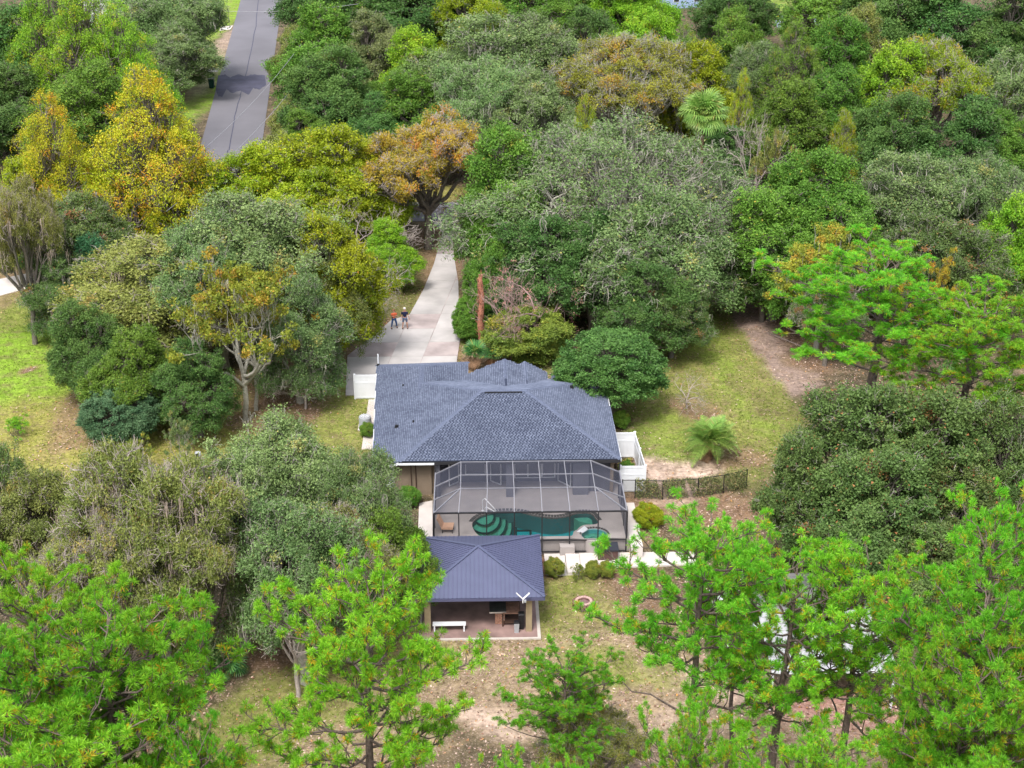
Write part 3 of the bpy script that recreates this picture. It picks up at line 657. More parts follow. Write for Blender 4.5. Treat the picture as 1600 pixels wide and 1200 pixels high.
# ------------------------------------------------------------------ grass and fallen leaves: real blades and leaves, too many to count
def scatter_pts(n, x0, x1, y0, y1): return rng.uniform(x0, x1, n), rng.uniform(y0, y1, n)
def hgt(X, Y): t = np.clip((87-Y)/6,0,1); return LOW*t*t*(3-2*t)
PAVED = [drive]
def inpoly(X, Y, poly):
    ins = np.zeros(X.shape, bool); n_ = len(poly)
    for i in range(n_):
        (x1,y1),(x2,y2) = poly[i], poly[(i+1)%n_]
        c_ = ((y1 > Y) != (y2 > Y)); xi = (x2-x1)*(Y-y1)/((y2-y1) if y2 != y1 else 1e-9)+x1; ins ^= (c_ & (X < xi))
    return ins
def keepout(X, Y):
    k = inpoly(X, Y, drive); k |= (X > -7.2) & (X < 9.9) & (Y > 79) & (Y < 104); k |= (X > -3.6) & (X < 3.6) & (Y > 72) & (Y < 79.3); k |= (X > 3.4) & (X < 13.2) & (Y > 78.7) & (Y < 82)
    return k
X, Y = scatter_pts(150000, -40, 38, 56, 150); c_, l_, g_ = zone_color(X, Y); keep = (rng.random(len(X)) < g_) & ~keepout(X, Y)
X, Y, c_ = X[keep], Y[keep], c_[keep]; n_ = len(X); Zz = hgt(X, Y)
Pb = np.stack([X, Y, Zz-.02], 1); Vv, Ff, Tt = [], [], []
for q in range(2):
    a = rng.uniform(0, 6.28, n_); wv = np.stack([np.cos(a), np.sin(a), 0*a], 1)*rng.uniform(.02,.05,(n_,1)); bs = Pb + rng.normal(size=(n_,3))*[.07,.07,0]
    tp = bs + np.stack([rng.normal(size=n_)*.06, rng.normal(size=n_)*.06, rng.uniform(.05,.12,n_)], 1); Vv.append(np.stack([bs-wv, bs+wv, tp], 1).reshape(-1,3))
V = np.concatenate(Vv); F = np.arange(len(V)).reshape(-1,3); hue = np.clip((c_[:,0]-.15)/.12, 0, 1); T = tints(n_, hue, .06, .25); T = np.concatenate([np.repeat(T,3,0)]*2)
tag(raw('grass', npmesh('grass', V, F, T), M['grass']), 'short patchy lawn grass between the trees', 'grass', kind='stuff')
X, Y = scatter_pts(130000, -36, 34, 57, 125); c_, l_, g_ = zone_color(X, Y); keep = (rng.random(len(X)) < l_**1.5*.8) & ~keepout(X, Y); X, Y = X[keep], Y[keep]; n_ = len(X)
V, F, T = leaf_arrays(np.stack([X, Y, hgt(X,Y)+.03], 1), unit(rvec(n_)*.6+[0,0,1]), rng.uniform(.035,.10,n_), tints(n_, rng.random(n_), .12, .25), .6)
tag(raw('fallen_leaves', npmesh('fallen_leaves', V, F, T), M['litter']), 'dry pale and brown fallen leaves scattered over the ground', 'leaves', kind='stuff')

#@@HOUSE
# ------------------------------------------------------------------ house
EY = 86.8; XL = -4.99; XR = 9.08; RY = 93.2; RZ = 4.66; EZ = 2.7; RLX, RRX = .30, 3.2; FY_ = 99.3
kL = (RZ-EZ)/(RLX-XL)
def zleft(x): return EZ + kL*(x-XL)
house = thing('house', (1.5, 93, 0), 'single storey tan house with a large blue grey shingle hip roof', 'house')
GRX = -3.9; GRZ = zleft(GRX)
Lp = dict(A=(-6.65,86.75), B=(XL,EY), RL=(RLX,RY), H=(-3.9,98.05), G=(GRX,101.0), FL=(-7.35,104.15), m1=(-6.9,92))
def pl(k): x, y = Lp[k]; return (x, y, zleft(x))
garr = lambda x: GRZ - .34*(x-GRX)
planes = {  # name: polygon, down-slope direction in plan
 'back': ([(XL,EY,EZ),(XR,EY,EZ),(RRX,RY,RZ),(RLX,RY,RZ)], (0,-1)),
 'left': ([pl('A'),pl('B'),pl('RL'),pl('H'),pl('G'),pl('FL')], (-1,0)),
 'right': ([(XR,EY,EZ),(XR-.1,FY_,EZ),(RRX,RY,RZ)], (1,0)),
 'front': ([(RLX,RY,RZ),(RRX,RY,RZ),(XR-.1,FY_,EZ),(-.9,FY_,EZ),pl('H')], (0,1)),
 'garage_right': ([(GRX,94.8,GRZ),(-.62,95.2,garr(-.62)),(-.62,104.15,garr(-.62)),(GRX,101.0,GRZ)], (1,0)),
 'garage_front': ([(GRX,101.0,GRZ),(-.62,104.15,garr(-.62)),(-7.35,104.15,zleft(-7.35))], (0,1)),
}
def gable(name, rx, rz, ye, xl, xr, k, ys=95.0):
    planes[name+'_l'] = ([(rx,ys,rz),(rx,ye,rz),(xl,ye,rz-k*(rx-xl)),(xl,ys+1.6,rz-k*(rx-xl))], (-1,0))
    planes[name+'_r'] = ([(rx,ys,rz),(rx,ye,rz),(xr,ye,rz-k*(xr-rx)),(xr,ys+1.6,rz-k*(xr-rx))], (1,0))
gable('entry', 2.0, 4.05, 99.9, -1.15, 4.4, .43, 95.4)
gable('bay', 3.42, 3.72, 100.2, 1.8, 5.0, .55, 96.0)
gable('nook', 6.5, 3.42, 99.9, 5.3, 7.7, .52, 96.8)
def nrm(poly):
    a, b, c = Vector(poly[0]), Vector(poly[1]), Vector(poly[2]); n = (b-a).cross(c-a).normalized(); return n if n.z > 0 else -n
for k, (poly, dn) in planes.items():
    n = nrm(poly); base = MB(); q = [Vector(p) for p in poly]
    if (q[1]-q[0]).cross(q[2]-q[0]).z < 0: q = q[::-1]
    c0 = len(q); base.add([p - n*.02 for p in q]+[p - n*.16 for p in q], [tuple(range(c0)), tuple(range(2*c0-1,c0-1,-1))]+[(i,i+c0,(i+1)%c0+c0,(i+1)%c0) for i in range(c0)])
    rf = obj('roof_slope', base, M['shingle_base'], house)
    # shingles: rows of tabs laid from the eave up
    D = Vector((dn[0], dn[1], 0)); D = (D - n*D.dot(n)).normalized(); A = n.cross(D).normalized(); o0 = q[0]
    uv = [((p-o0).dot(A), (p-o0).dot(-D)) for p in q]
    us = [u for u,_ in uv]; vs_ = [v for _,v in uv]; sh = MB(); ROW = .135; TW = .22
    v = min(vs_); r_ = 0
    UV = np.array(uv)
    while v < max(vs_):
        nU = int((max(us)-min(us))/TW)+2; u0 = min(us) - (r_ % 2)*TW*.5 - (r_ % 3)*.03
        cx = u0 + TW*np.arange(nU) + TW/2; ok = inpoly(cx, np.full(nU, v+ROW*.5), uv)
        for cu in cx[ok]:
            t = random.uniform(.3,.8); ww = TW*(random.uniform(.27,.40) if k == 'back' else random.uniform(.40,.49)); hgt_ = .04; RC = .94 if k == 'back' else .66
            lo = o0 + A*(cu-ww) - D*v; 
            p = [o0 + A*(cu+s*ww) - D*(v+dv_) + n*hh for s, dv_, hh in ((-1,.0,0),(1,.0,0),(1,ROW*RC,-.015),(-1,ROW*RC,-.015),(-1,.0,hgt_),(1,.0,hgt_),(1,ROW*RC,.006),(-1,ROW*RC,.006))]
            sh.add(p, [(4,5,6,7),(0,1,5,4),(1,2,6,5),(3,0,4,7)], (t,.5,0,1))
        v += ROW; r_ += 1
    for f_ in range(0, len(sh.f)): pass
    obj('shingles', sh, M['shingle'], rf, kind='stuff')
def cap(a, b, w=.2):
    a, b = Vector(a), Vector(b); n = max(1, int((b-a).length/.3)); d = (b-a)/n
    mb = MB(); r = d.normalized().cross(Vector((0,0,1))).normalized()*w
    for i in range(n):
        p, q = a+d*i, a+d*(i+1.15); k = Vector((0,0,.05)); j = Vector((0,0,.075))
        mb.add([p-r-k*.6, p+k*.9, p+r-k*.6, q-r-k*.4, q+j*.4, q+r-k*.4], [(0,1,4,3),(1,2,5,4),(0,2,1),(3,4,5)])
    obj('ridge_cap', mb, M['shingle_cap'], house)
for a, b in (((XL,EY,EZ),(RLX,RY,RZ)),((XR,EY,EZ),(RRX,RY,RZ)),((RLX,RY,RZ),(RRX,RY,RZ)),(pl('RL'),pl('H')),((RRX,RY,RZ),(XR-.1,FY_,EZ)),((GRX,97,GRZ),(GRX,101,GRZ)),
             ((GRX,101,GRZ),pl('FL')),((GRX,101,GRZ),(-.62,104.15,garr(-.62))),((2.0,96.5,4.02),(2.0,99.9,4.02)),((3.42,97,3.69),(3.42,100.2,3.69)),((6.5,97.5,3.39),(6.5,99.9,3.39))): cap(a, b, .11 if a[1] > 96 and a[0] > 1 and b[0] == a[0] else .18)
obj('ridge_vent', MB().box(.55, RY-.32, RZ-.10, 3.0, RY-.20, RZ+.0), M['black'], house)
# fascia and gutters
obj('fascia', MB().bar((XL,EY-.06,EZ-.14),(XR,EY-.06,EZ-.14),.05,.2), M['alu'], house)
obj('gutter', MB().bar((XL,EY-.13,EZ-.16),(-2.75,EY-.13,EZ-.16),.1,.1), M['white'], house)
a, b = Vector(pl('A')), Vector(pl('B'))
obj('fascia', MB().bar(a+Vector((-.02,-.05,-.15)), b+Vector((0,-.05,-.15)), .05,.16), M['white'], house)
obj('fascia', MB().bar(Vector(pl('FL'))+Vector((-.04,0,-.12)), a+Vector((-.04,0,-.12)), .05,.16), M['white'], house)
obj('fascia', MB().bar((XR+.04,EY,EZ-.1),(XR-.06,FY_,EZ-.1),.05,.18), M['white'], house)
# walls (eaves overhang about 0.45 m)
W0, W1, WY = -6.1, 8.6, 87.35
def wall(x0, y0, x1, y1, z1=2.5, m='stucco', z0=-.7):
    return obj('wall', MB().box(min(x0,x1), min(y0,y1), z0, max(x0,x1), max(y0,y1), z1), M[m], house)
wall(-6.15,WY,-2.95,WY+.2,2.42); wall(-6.35,WY+.2,-6.15,103.5,2.0); wall(-6.15,103.3,-1.2,103.5,1.95); wall(-1.2,99.4,-1.0,103.5,1.9); wall(-1.0,98.9,8.5,99.1,2.6)
wall(8.5,WY-.1,8.7,99.1,2.6); wall(-2.95,WY+.2,-2.75,89.0,2.5)
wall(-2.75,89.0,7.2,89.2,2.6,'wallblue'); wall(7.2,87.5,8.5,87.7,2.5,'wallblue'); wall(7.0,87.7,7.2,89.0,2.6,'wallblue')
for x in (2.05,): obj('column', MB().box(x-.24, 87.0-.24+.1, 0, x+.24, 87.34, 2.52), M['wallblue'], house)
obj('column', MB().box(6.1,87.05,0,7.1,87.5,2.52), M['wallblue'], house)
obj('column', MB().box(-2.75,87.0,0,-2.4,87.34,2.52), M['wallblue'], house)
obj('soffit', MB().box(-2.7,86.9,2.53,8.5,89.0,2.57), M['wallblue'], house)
def window(x0, z0, x1, z1, y, div=0, ang=0, part='window'):
    fr = obj(part, MB().box(x0,y-.05,z0,x1,y-.01,z1), M['glass'], house)
    mb = MB(); w_ = .07
    mb.box(x0-w_,y-.09,z0-w_,x1+w_,y-.05,z0); mb.box(x0-w_,y-.09,z1,x1+w_,y-.05,z1+w_); mb.box(x0-w_,y-.09,z0,x0,y-.05,z1); mb.box(x1,y-.09,z0,x1+w_,y-.05,z1)
    for i in range(div): xx = x0+(x1-x0)*(i+1)/(div+1); mb.box(xx-.03,y-.09,z0,xx+.03,y-.05,z1)
    if not div: mb.box(x0, y-.09, (z0+z1)/2+.25, x1, y-.05, (z0+z1)/2+.3)
    obj('frame', mb, M['white'], fr); return fr
window(-.75,.65,.45,2.1,89.0)
window(2.45,.35,4.1,2.15,89.0,1)
window(4.25,.35,5.0,2.15,89.0)
# open French door leaves seen as slanting white frames
for hx, hy, dx, dy in ((.85,88.95,.65,-.55),(-1.25,88.9,-.6,-.6),(5.25,88.9,.75,-.85)):
    a = Vector((hx,hy,.1)); b = a+Vector((dx,dy,0)); dm = MB(); up = Vector((0,0,2.0))
    for p, q in ((a,b),(a+up,b+up),(a,a+up),(b,b+up)): dm.bar(p, q, .07, .07)
    dr = obj('door', dm, M['white'], house); obj('pane', MB().bar(a+up*.5, b+up*.5, .02, 1.9), M['glass'], dr)
obj('window', MB().box(-6.05,WY-.05,.55,-5.35,WY-.01,1.95), M['white'], house)
obj('downspout', MB().tube([(-3.95,WY-.1,2.3),(-3.95,WY-.1,0),(-3.95,WY-.35,-.2)], .035, 6), M['wooddark'], house)
obj('downspout', MB().tube([(-4.25,WY-.1,2.3),(-4.25,WY-.1,-.2)], .03, 6), M['wooddark'], house)
obj('garage_door', MB().box(-5.6,103.5,0,-1.8,103.54,1.75), M['white'], house)
for px, py, r_, hh in ((620,668,.13,.18),(646,660,.07,.15),(893,606,.13,.15),(630,603,.07,.12),(591,570,.10,.1)):
    # vent position: walk down the ray to the roof
    for zz in np.arange(4.6, 1.9, -.02):
        p = P(px, py, zz)
        zr = zleft(p.x) if p.x < -1 else EZ+(XR-p.x)*(RZ-EZ)/(XR-RRX)
        if zr >= zz: break
    obj('roof_vent', MB().lathe((p.x,p.y,zz-.05), [(r_*1.3,0),(r_*1.2,.06),(r_,.08),(r_*.9,hh+.05),(r_*.3,hh+.07)], 10), M['black'], house)
    if px == 591: obj('vent_pipe', MB().tube([(p.x,p.y,zz),(p.x,p.y,zz+.85)], .06, 8), M['white'], house)
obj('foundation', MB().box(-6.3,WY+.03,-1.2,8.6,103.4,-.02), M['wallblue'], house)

# ------------------------------------------------------------------ pool deck, pool, spa
def smooth_loop(pts, n=6):
    out = []; m = len(pts)
    for i in range(m):
        p0, p1, p2, p3 = [np.array(pts[(i+k-1) % m]) for k in range(4)]
        for k in range(n):
            t = k/n; out.append(tuple(.5*((2*p1)+(-p0+p2)*t+(2*p0-5*p1+4*p2-p3)*t*t+(-p0+3*p1-3*p2+p3)*t**3)))
    return out
pool_px = [(738,822),(740,814),(750,806),(768,800),(790,798),(812,799),(830,803),(850,807),(870,808),(888,805),(900,801),(918,800),(926,803),(930,808),(935,815),(930,819),(914,820),(905,824),(898,832),(888,841),(870,844),(835,845),(790,845),(762,842),(745,834)]
pool = [(x, max(y, 81.78)) for x, y in smooth_loop(pix(pool_px), 4)]
spa_c = P(929,835.5); SR = .80
spa = [(spa_c.x+SR*math.cos(a)*1.0, spa_c.y+SR*math.sin(a)) for a in np.linspace(0, 2*math.pi, 36, endpoint=False)]
deck_out = [(-2.7,81.42),(5.30,81.42),(5.30,80.98),(9.2,81.35),(9.2,89.0),(-2.7,89.0)]
deck_out = [(-2.7,81.45),(9.2,81.45),(9.2,89.0),(-2.7,89.0)]
if area(pool) < 0: pool = pool[::-1]
pd = tag(obj('pool_deck', MB().prism(deck_out, -1.3, .0, holes=[pool, spa]), M['deck']), kind='structure')
sr_ = obj('step', MB().box(4.95,80.9,-1.2,5.85,81.45,-.28), M['deck'], pd)
sp_ = thing('swimming_pool', (3,83.6,-1.2), 'freeform teal swimming pool with green curved steps inside the screen enclosure', 'pool')
obj('basin', MB().prism(pool, -1.75, -1.25), M['plaster'], sp_)
wv = MB(); n_ = len(pool)
for i in range(n_):
    a, b = pool[i], pool[(i+1)%n_]; wv.add([(a[0],a[1],-1.25),(b[0],b[1],-1.25),(b[0],b[1],-.13),(a[0],a[1],-.13)], [(0,1,2,3)])
obj('pool_wall', wv, M['plaster'], sp_)
cp = MB(); rim = MB()
for i in range(n_):
    a, b = Vector((*pool[i],0)), Vector((*pool[(i+1)%n_],0)); d = (b-a); nn = Vector((d.y,-d.x,0)).normalized()
    cp.add([a+Vector((0,0,-.13)), b+Vector((0,0,-.13)), b, a], [(0,1,2,3)])
obj('tile_band', cp, M['coping'], sp_)
# coping tiles along the far edge, each a brick
arc = 0
for i in range(n_):
    a, b = Vector((*pool[i],0)), Vector((*pool[(i+1)%n_],0)); mid = (a+b)/2; d = b-a; nn = Vector((d.y,-d.x,0)).normalized()
    if mid.y > 83.6:
        k = max(1, int(d.length/.2))
        for j in range(k):
            q = a + d*(j+.5)/k; u = d.normalized()*(d.length/k*.38); o_ = MB()
            p0 = q+nn*.02; p1 = q+nn*.26
            o_.add([p0-u+Vector((0,0,.004)), p0+u+Vector((0,0,.004)), p1+u+Vector((0,0,.004)), p1-u+Vector((0,0,.004)), p0-u+Vector((0,0,.035)), p0+u+Vector((0,0,.035)), p1+u+Vector((0,0,.035)), p1-u+Vector((0,0,.035))],
                   [(4,5,6,7),(0,1,5,4),(1,2,6,5),(2,3,7,6),(3,0,4,7)])
            obj('coping_brick', o_, M['coping'], sp_)
# steps: quarter rings at the left end
sc_ = P(757,806); 
for k, (r_, zt) in enumerate(((1.75,-.86),(1.38,-.62),(1.0,-.40),(.62,-.22))):
    ring = [(sc_.x + r_*math.cos(a), sc_.y + .25 + r_*1.75*math.sin(a)) for a in np.linspace(math.pi*.9, 2.2*math.pi, 40)]
    ring = [p for p in ring]
    # keep inside the pool outline
    ins = [p for p in ring if inpoly(np.array([p[0]]), np.array([p[1]]), pool)[0]]
    left = [p for p in pool if math.hypot(p[0]-sc_.x, (p[1]-sc_.y-.25)/1.75) < r_]
    allp = ins + left; cx = sum(p[0] for p in allp)/len(allp); cy_ = sum(p[1] for p in allp)/len(allp)
    allp.sort(key=lambda p: math.atan2(p[1]-cy_, p[0]-cx)); sh_ = [(cx+(p[0]-cx)*.985, cy_+(p[1]-cy_)*.985) for p in allp]
    obj('pool_step', MB().prism(sh_, -1.25, zt), M['stepgreen'], sp_)
    tr = MB(); pr = [(p[0], p[1]) for p in ins]; pr.sort(key=lambda p: math.atan2(p[1]-cy_, p[0]-cx))
    for a, b in zip(ins, ins[1:]):
        if math.hypot(a[0]-b[0], a[1]-b[1]) < .6: tr.bar((a[0],a[1],zt+.01),(b[0],b[1],zt+.01),.11,.05)
    if tr.v: obj('step_trim', tr, M['stepedge'], sp_)
shelf = pix([(897,803),(918,802),(925,806),(926,813),(905,808)]); obj('pool_step', MB().prism(shelf if area(shelf)>0 else shelf[::-1], -1.25, -.3), M['stepgreen'], sp_)
for a, b in (((806,812),(806,845)),((829,815),(829,845)),((806,829),(829,829))): obj('floor_stripe', MB().bar(P(*a,-1.2), P(*b,-1.2), .14, .06), M['stepedge'], sp_)
wm = bpy.data.materials.new('pool_water'); n, N, L = nodes(wm); b = N['Principled BSDF']; N.remove(b)
g_ = N.new('ShaderNodeBsdfGlossy'); g_.inputs['Roughness'].default_value = .04; t_ = N.new('ShaderNodeBsdfTransparent'); t_.inputs[0].default_value = (.42,.90,.93,1)
fr = N.new('ShaderNodeFresnel'); fr.inputs[0].default_value = 1.33; mx = N.new('ShaderNodeMixShader'); L.new(fr.outputs[0], mx.inputs[0]); L.new(t_.outputs[0], mx.inputs[1]); L.new(g_.outputs[0], mx.inputs[2]); L.new(mx.outputs[0], N['Material Output'].inputs[0])
tcw = N.new('ShaderNodeTexCoord'); nw = N.new('ShaderNodeTexNoise'); nw.inputs['Scale'].default_value = 2.5; L.new(tcw.outputs['Object'], nw.inputs['Vector']); bw = N.new('ShaderNodeBump'); bw.inputs['Strength'].default_value = .08; L.new(nw.outputs[0], bw.inputs['Height']); L.new(bw.outputs[0], g_.inputs['Normal'])
def flat(poly, z):
    mb = MB(); mb.add([(p[0],p[1],z) for p in poly], [tuple(range(len(poly)))]); return mb
obj('water', flat(pool, -.12), wm, sp_)
ht = thing('spa', (spa_c.x, spa_c.y, -.6), 'small round spa with pale blue water beside the pool', 'spa')
obj('spa_basin', MB().prism([(spa_c.x+SR*.98*math.cos(a), spa_c.y+SR*.98*math.sin(a)) for a in np.linspace(0,2*math.pi,30,endpoint=False)], -1.0, -.7), M['spa'], ht)
wv = MB().lathe((spa_c.x,spa_c.y,0), [(SR*.995,-.7),(SR*.995,-.02)], 36); wv.f = wv.f[:-2]; obj('spa_wall', wv, M['spa'], ht)
obj('seat', MB().prism([(spa_c.x+SR*f*math.cos(a), spa_c.y+SR*f*math.sin(a)) for f, a in [(.97,x) for x in np.linspace(.3,2.6,14)]+[(.5,x) for x in np.linspace(2.6,.3,14)]], -.7,-.35), M['stepgreen'], ht)
obj('water', flat(spa, -.08), wm, ht)
for a in np.linspace(.1, math.pi-.1, 15): 
    obj('coping_brick', MB().cbox((spa_c.x+(SR+.07)*math.cos(a), spa_c.y+(SR+.07)*math.sin(a), .03), .13, .11, .05, a+math.pi/2), M['coping'], ht)
q = pix([(901,832),(913,823),(919,828),(911,833)]); obj('spillway', MB().prism(q if area(q)>0 else q[::-1], .005, .06), M['white'], ht)
rs = pix([(894,842),(896,832),(900,829),(906,833),(908,838),(914,843)]); obj('spa_curb', MB().prism(rs if area(rs)>0 else rs[::-1], .0, .05), M['deck'], ht)
# hand rail
p1, p2 = P(754.5,798), P(757.5,799.5); a1, b1 = P(755,781,.0), P(771,796,.0)
hr = thing('pool_handrail', p1, 'white bent tube handrail at the pool steps', 'handrail')
obj('rail', MB().tube([p1, p1+Vector((-.02,0,.75)), p1+Vector((.12,.05,.86)), p1+Vector((.75,-.5,.38)), p1+Vector((.82,-.55,.28)), p1+Vector((.70,-.5,.22)), p1+Vector((.22,-.25,.42)), p1+Vector((.14,-.2,.3)), p1+Vector((.14,-.2,0))], .032, 8), M['steel'], hr)
for q in (p1, p1+Vector((.14,-.2,0))): obj('flange', MB().lathe((q.x,q.y,0), [(.09,0.001),(.09,.03),(.04,.04)], 12), M['steel'], hr)
# lounge chair
c = P(697,830); ch = thing('lounge_chair', c, 'tan cushioned low chair with channelled back at left of the pool', 'chair')
obj('seat', MB().add([c+Vector(v) for v in [(-.30,-.28,.28),(.42,-.36,.30),(.50,.30,.30),(-.22,.34,.28),(-.30,-.28,.42),(.42,-.36,.44),(.50,.30,.44),(-.22,.34,.42)]], [(0,3,2,1),(4,5,6,7),(0,1,5,4),(1,2,6,5),(2,3,7,6),(3,0,4,7)]), M['cushion'], ch)
for i in range(4):
    y_ = -.26+.155*i; x_ = -.30+.02*i; obj('back_cushion', MB().add([c+Vector(v) for v in [(x_,y_,.40),(x_+.12,y_,.40),(x_+.12,y_+.14,.40),(x_,y_+.14,.40),(x_-.28,y_,1.0),(x_-.16,y_,1.04),(x_-.16,y_+.14,1.04),(x_-.28,y_+.14,1.0)]], [(0,3,2,1),(4,5,6,7),(0,1,5,4),(1,2,6,5),(2,3,7,6),(3,0,4,7)]), M['cushion'], ch)
for x_, y_ in ((-.22,-.24),(.38,-.3),(.44,.25),(-.16,.28)): obj('leg', MB().tube([c+Vector((x_,y_,0)), c+Vector((x_,y_,.3))], .025, 6), M['alu'], ch)

# ------------------------------------------------------------------ screen enclosure
en = thing('pool_enclosure', (3, 84, LOW), 'screened pool enclosure with pale mansard beams and dark mesh', 'enclosure')
bx0, bx1 = -2.68, 9.0; fy = 81.32; by = 86.55; ez = 1.95; tz = 2.72
tx = [-1.05+1.63*i for i in range(6)]; tx[-1] = 7.15; ty0, ty1 = 83.0, 86.55
exs = tx  # beams carry on down the front slope
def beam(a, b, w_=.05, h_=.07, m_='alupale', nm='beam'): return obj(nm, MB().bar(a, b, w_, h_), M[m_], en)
exf = [bx0+ (bx1-bx0)*i/7 for i in range(8)]; exf[1:7] = [x+ (x-3.05)*.03 for x in tx]
for i, x in enumerate(tx):
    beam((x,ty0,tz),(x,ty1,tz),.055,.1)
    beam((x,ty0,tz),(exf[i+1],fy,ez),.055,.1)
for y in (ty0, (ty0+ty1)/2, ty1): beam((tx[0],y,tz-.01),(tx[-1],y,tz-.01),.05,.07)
for i, (yt, ye) in enumerate(((ty1,ty1-1.5),((ty0+ty1)/2,ty1-3.15))):
    beam((tx[0],yt,tz),(bx0,ty1 if i<0 else (ty1-.05 if False else ye+1.5),ez)) if False else None
eyl = [86.4, 84.75, 83.05, fy]
for xt, xe in ((tx[0],bx0),(tx[-1],bx1)):
    for yt, ye in ((ty1,86.4),((ty0+ty1)/2,84.7),(ty0,83.0)): beam((xt,yt,tz),(xe,ye,ez),.06,.08)
    beam((xt,ty0,tz),(xe,fy,ez),.06,.08)
    beam((xe,fy,ez),(xe,86.6,ez),.07,.09)
    beam((xe,86.6,0),(xe,86.6,2.45),.08,.08,'alu','post'); beam((xe,86.6,ez),(xe,86.6,2.45),.06,.06,'alupale','post')
    for y in (84.7,83.0): beam((xe,y,0 if xe<5 else -.1),(xe,y,ez),.06,.06,'alu','post')
beam((bx0,fy,ez),(bx1,fy,ez),.08,.09,'alu')
def scr(pts, m_):
    mb = MB(); mb.add(pts, [tuple(range(len(pts)))]); obj('screen_panel', mb, M[m_], en)
for i, x in enumerate(exf):
    zb = LOW if x < 9.5 else 0
    beam((x,fy,LOW+.05),(x,fy,ez-.045),.07,.07,'alu','post')
    if i < 7:
        x2 = exf[i+1]; beam((x+.035,fy,-.03),(x2-.035,fy,-.03),.05,.07,'alu'); beam((x+.035,fy,LOW+.09),(x2-.035,fy,LOW+.09),.05,.07,'alu')
        scr([(x,fy,.0),(x2,fy,.0),(x2,fy,ez-.05),(x,fy,ez-.05)],'scr_front'); scr([(x,fy,LOW+.12),(x2,fy,LOW+.12),(x2,fy,-.06),(x,fy,-.06)],'scr_front')
for i in range(5):
    for y0, y1 in ((ty0,(ty0+ty1)/2),((ty0+ty1)/2,ty1)): scr([(tx[i],y0,tz),(tx[i+1],y0,tz),(tx[i+1],y1,tz),(tx[i],y1,tz)],'scr_top')
    scr([(exf[i+1],fy,ez),(exf[i+2],fy,ez),(tx[i+1],ty0,tz),(tx[i],ty0,tz)],'scr_top')
for xt, xe in ((tx[0],bx0),(tx[-1],bx1)):
    ys_ = [(ty1,86.4),((ty0+ty1)/2,84.7),(ty0,83.0)]
    for (a1_,e1_),(a2_,e2_) in zip(ys_, ys_[1:]): scr([(xe,e2_,ez),(xe,e1_,ez),(xt,a1_,tz),(xt,a2_,tz)],'scr_top')
    scr([(xe,fy,ez),(xe,83.0,ez),(xt,ty0,tz)],'scr_top'); scr([(xe,fy,ez),(xt,ty0,tz),((exf[1] if xt<3 else exf[6]),fy,ez)],'scr_top')
    for y0, y1 in ((fy,83.0),(83.0,84.7),(84.7,86.55)): scr([(xe,y0,0),(xe,y1,0),(xe,y1,ez),(xe,y0,ez)],'scr_side')
dd_ = P(991,815); dr = obj('door', MB().bar((bx1+.05,82.0,0),(bx1+.05,82.0,1.9),.07,.07).bar((bx1+.05,81.5,.0),(bx1+.05,81.5,1.9),.07,.07).bar((bx1+.05,81.5,1.85),(bx1+.05,82.0,1.85),.07,.07), M['black'], en)

#@@YARD
# ------------------------------------------------------------------ pavilion
pv = thing('pavilion', (0,75.6,LOW), 'open pavilion with a blue grey ribbed metal hip roof beside the pool', 'pavilion')
px0, px1, py0, py1 = -3.62, 3.62, 72.3, 79.15; pz, az = 1.6, 2.95; ap = Vector((-.02,75.6,az))
cs = [Vector((px0,py0,pz)),Vector((px1,py0,pz)),Vector((px1,py1,pz)),Vector((px0,py1,pz))]
for i in range(4):
    a, b = cs[i], cs[(i+1)%4]; n = (b-a).cross(ap-a).normalized(); mb = MB(); k = n*.05
    mb.add([a,b,ap,a-k,b-k,ap-k],[(0,1,2),(5,4,3),(0,3,4,1),(1,4,5,2),(2,5,3,0)]); rf = obj('roof_panel', mb, M['metalroof'], pv)
    Lg = (b-a).length; m_ = (a+b)/2; foot = a + (b-a)*((ap-a).dot(b-a)/Lg**2); upv = ap-foot
    nr = int(Lg/.235)
    for j in range(1, nr):
        t = j/nr; p = a+(b-a)*t; tf = (ap-a).dot(b-a)/Lg**2; f = t/tf if t < tf else (1-t)/(1-tf)
        obj('rib', MB().bar(p+n*.018, p+upv*f*.985+n*.018, .045, .04, n), M['metalrib'], rf)
    obj('hip_cap', MB().bar(a+Vector((0,0,.03)), ap+Vector((0,0,.04)), .16, .05), M['metalroof'], pv)
    obj('fascia', MB().bar(a-Vector((0,0,.12)), b-Vector((0,0,.12)), .05, .16), M['metalrib'], pv)
obj('ceiling', MB().box(px0+.1,py0+.1,pz-.18,px1-.1,py1-.1,pz-.14), M['wooddark'], pv)
for x, y in ((px0+.75,py0+.5),(px1-.85,py0+.5),(px0+.75,py1-.6),(px1-.85,py1-.6)): obj('post', MB().box(x-.17,y-.17,LOW+.06,x+.17,y+.17,pz-.18), M['post'], pv)
obj('slab', MB().box(-3.35,71.95,LOW-.3,3.42,79.05,LOW+.05), M['slabedge'], pv); obj('floor_stain', MB().box(-3.25,72.1,LOW+.05,3.24,78.9,LOW+.058), M['slabred'], pv)
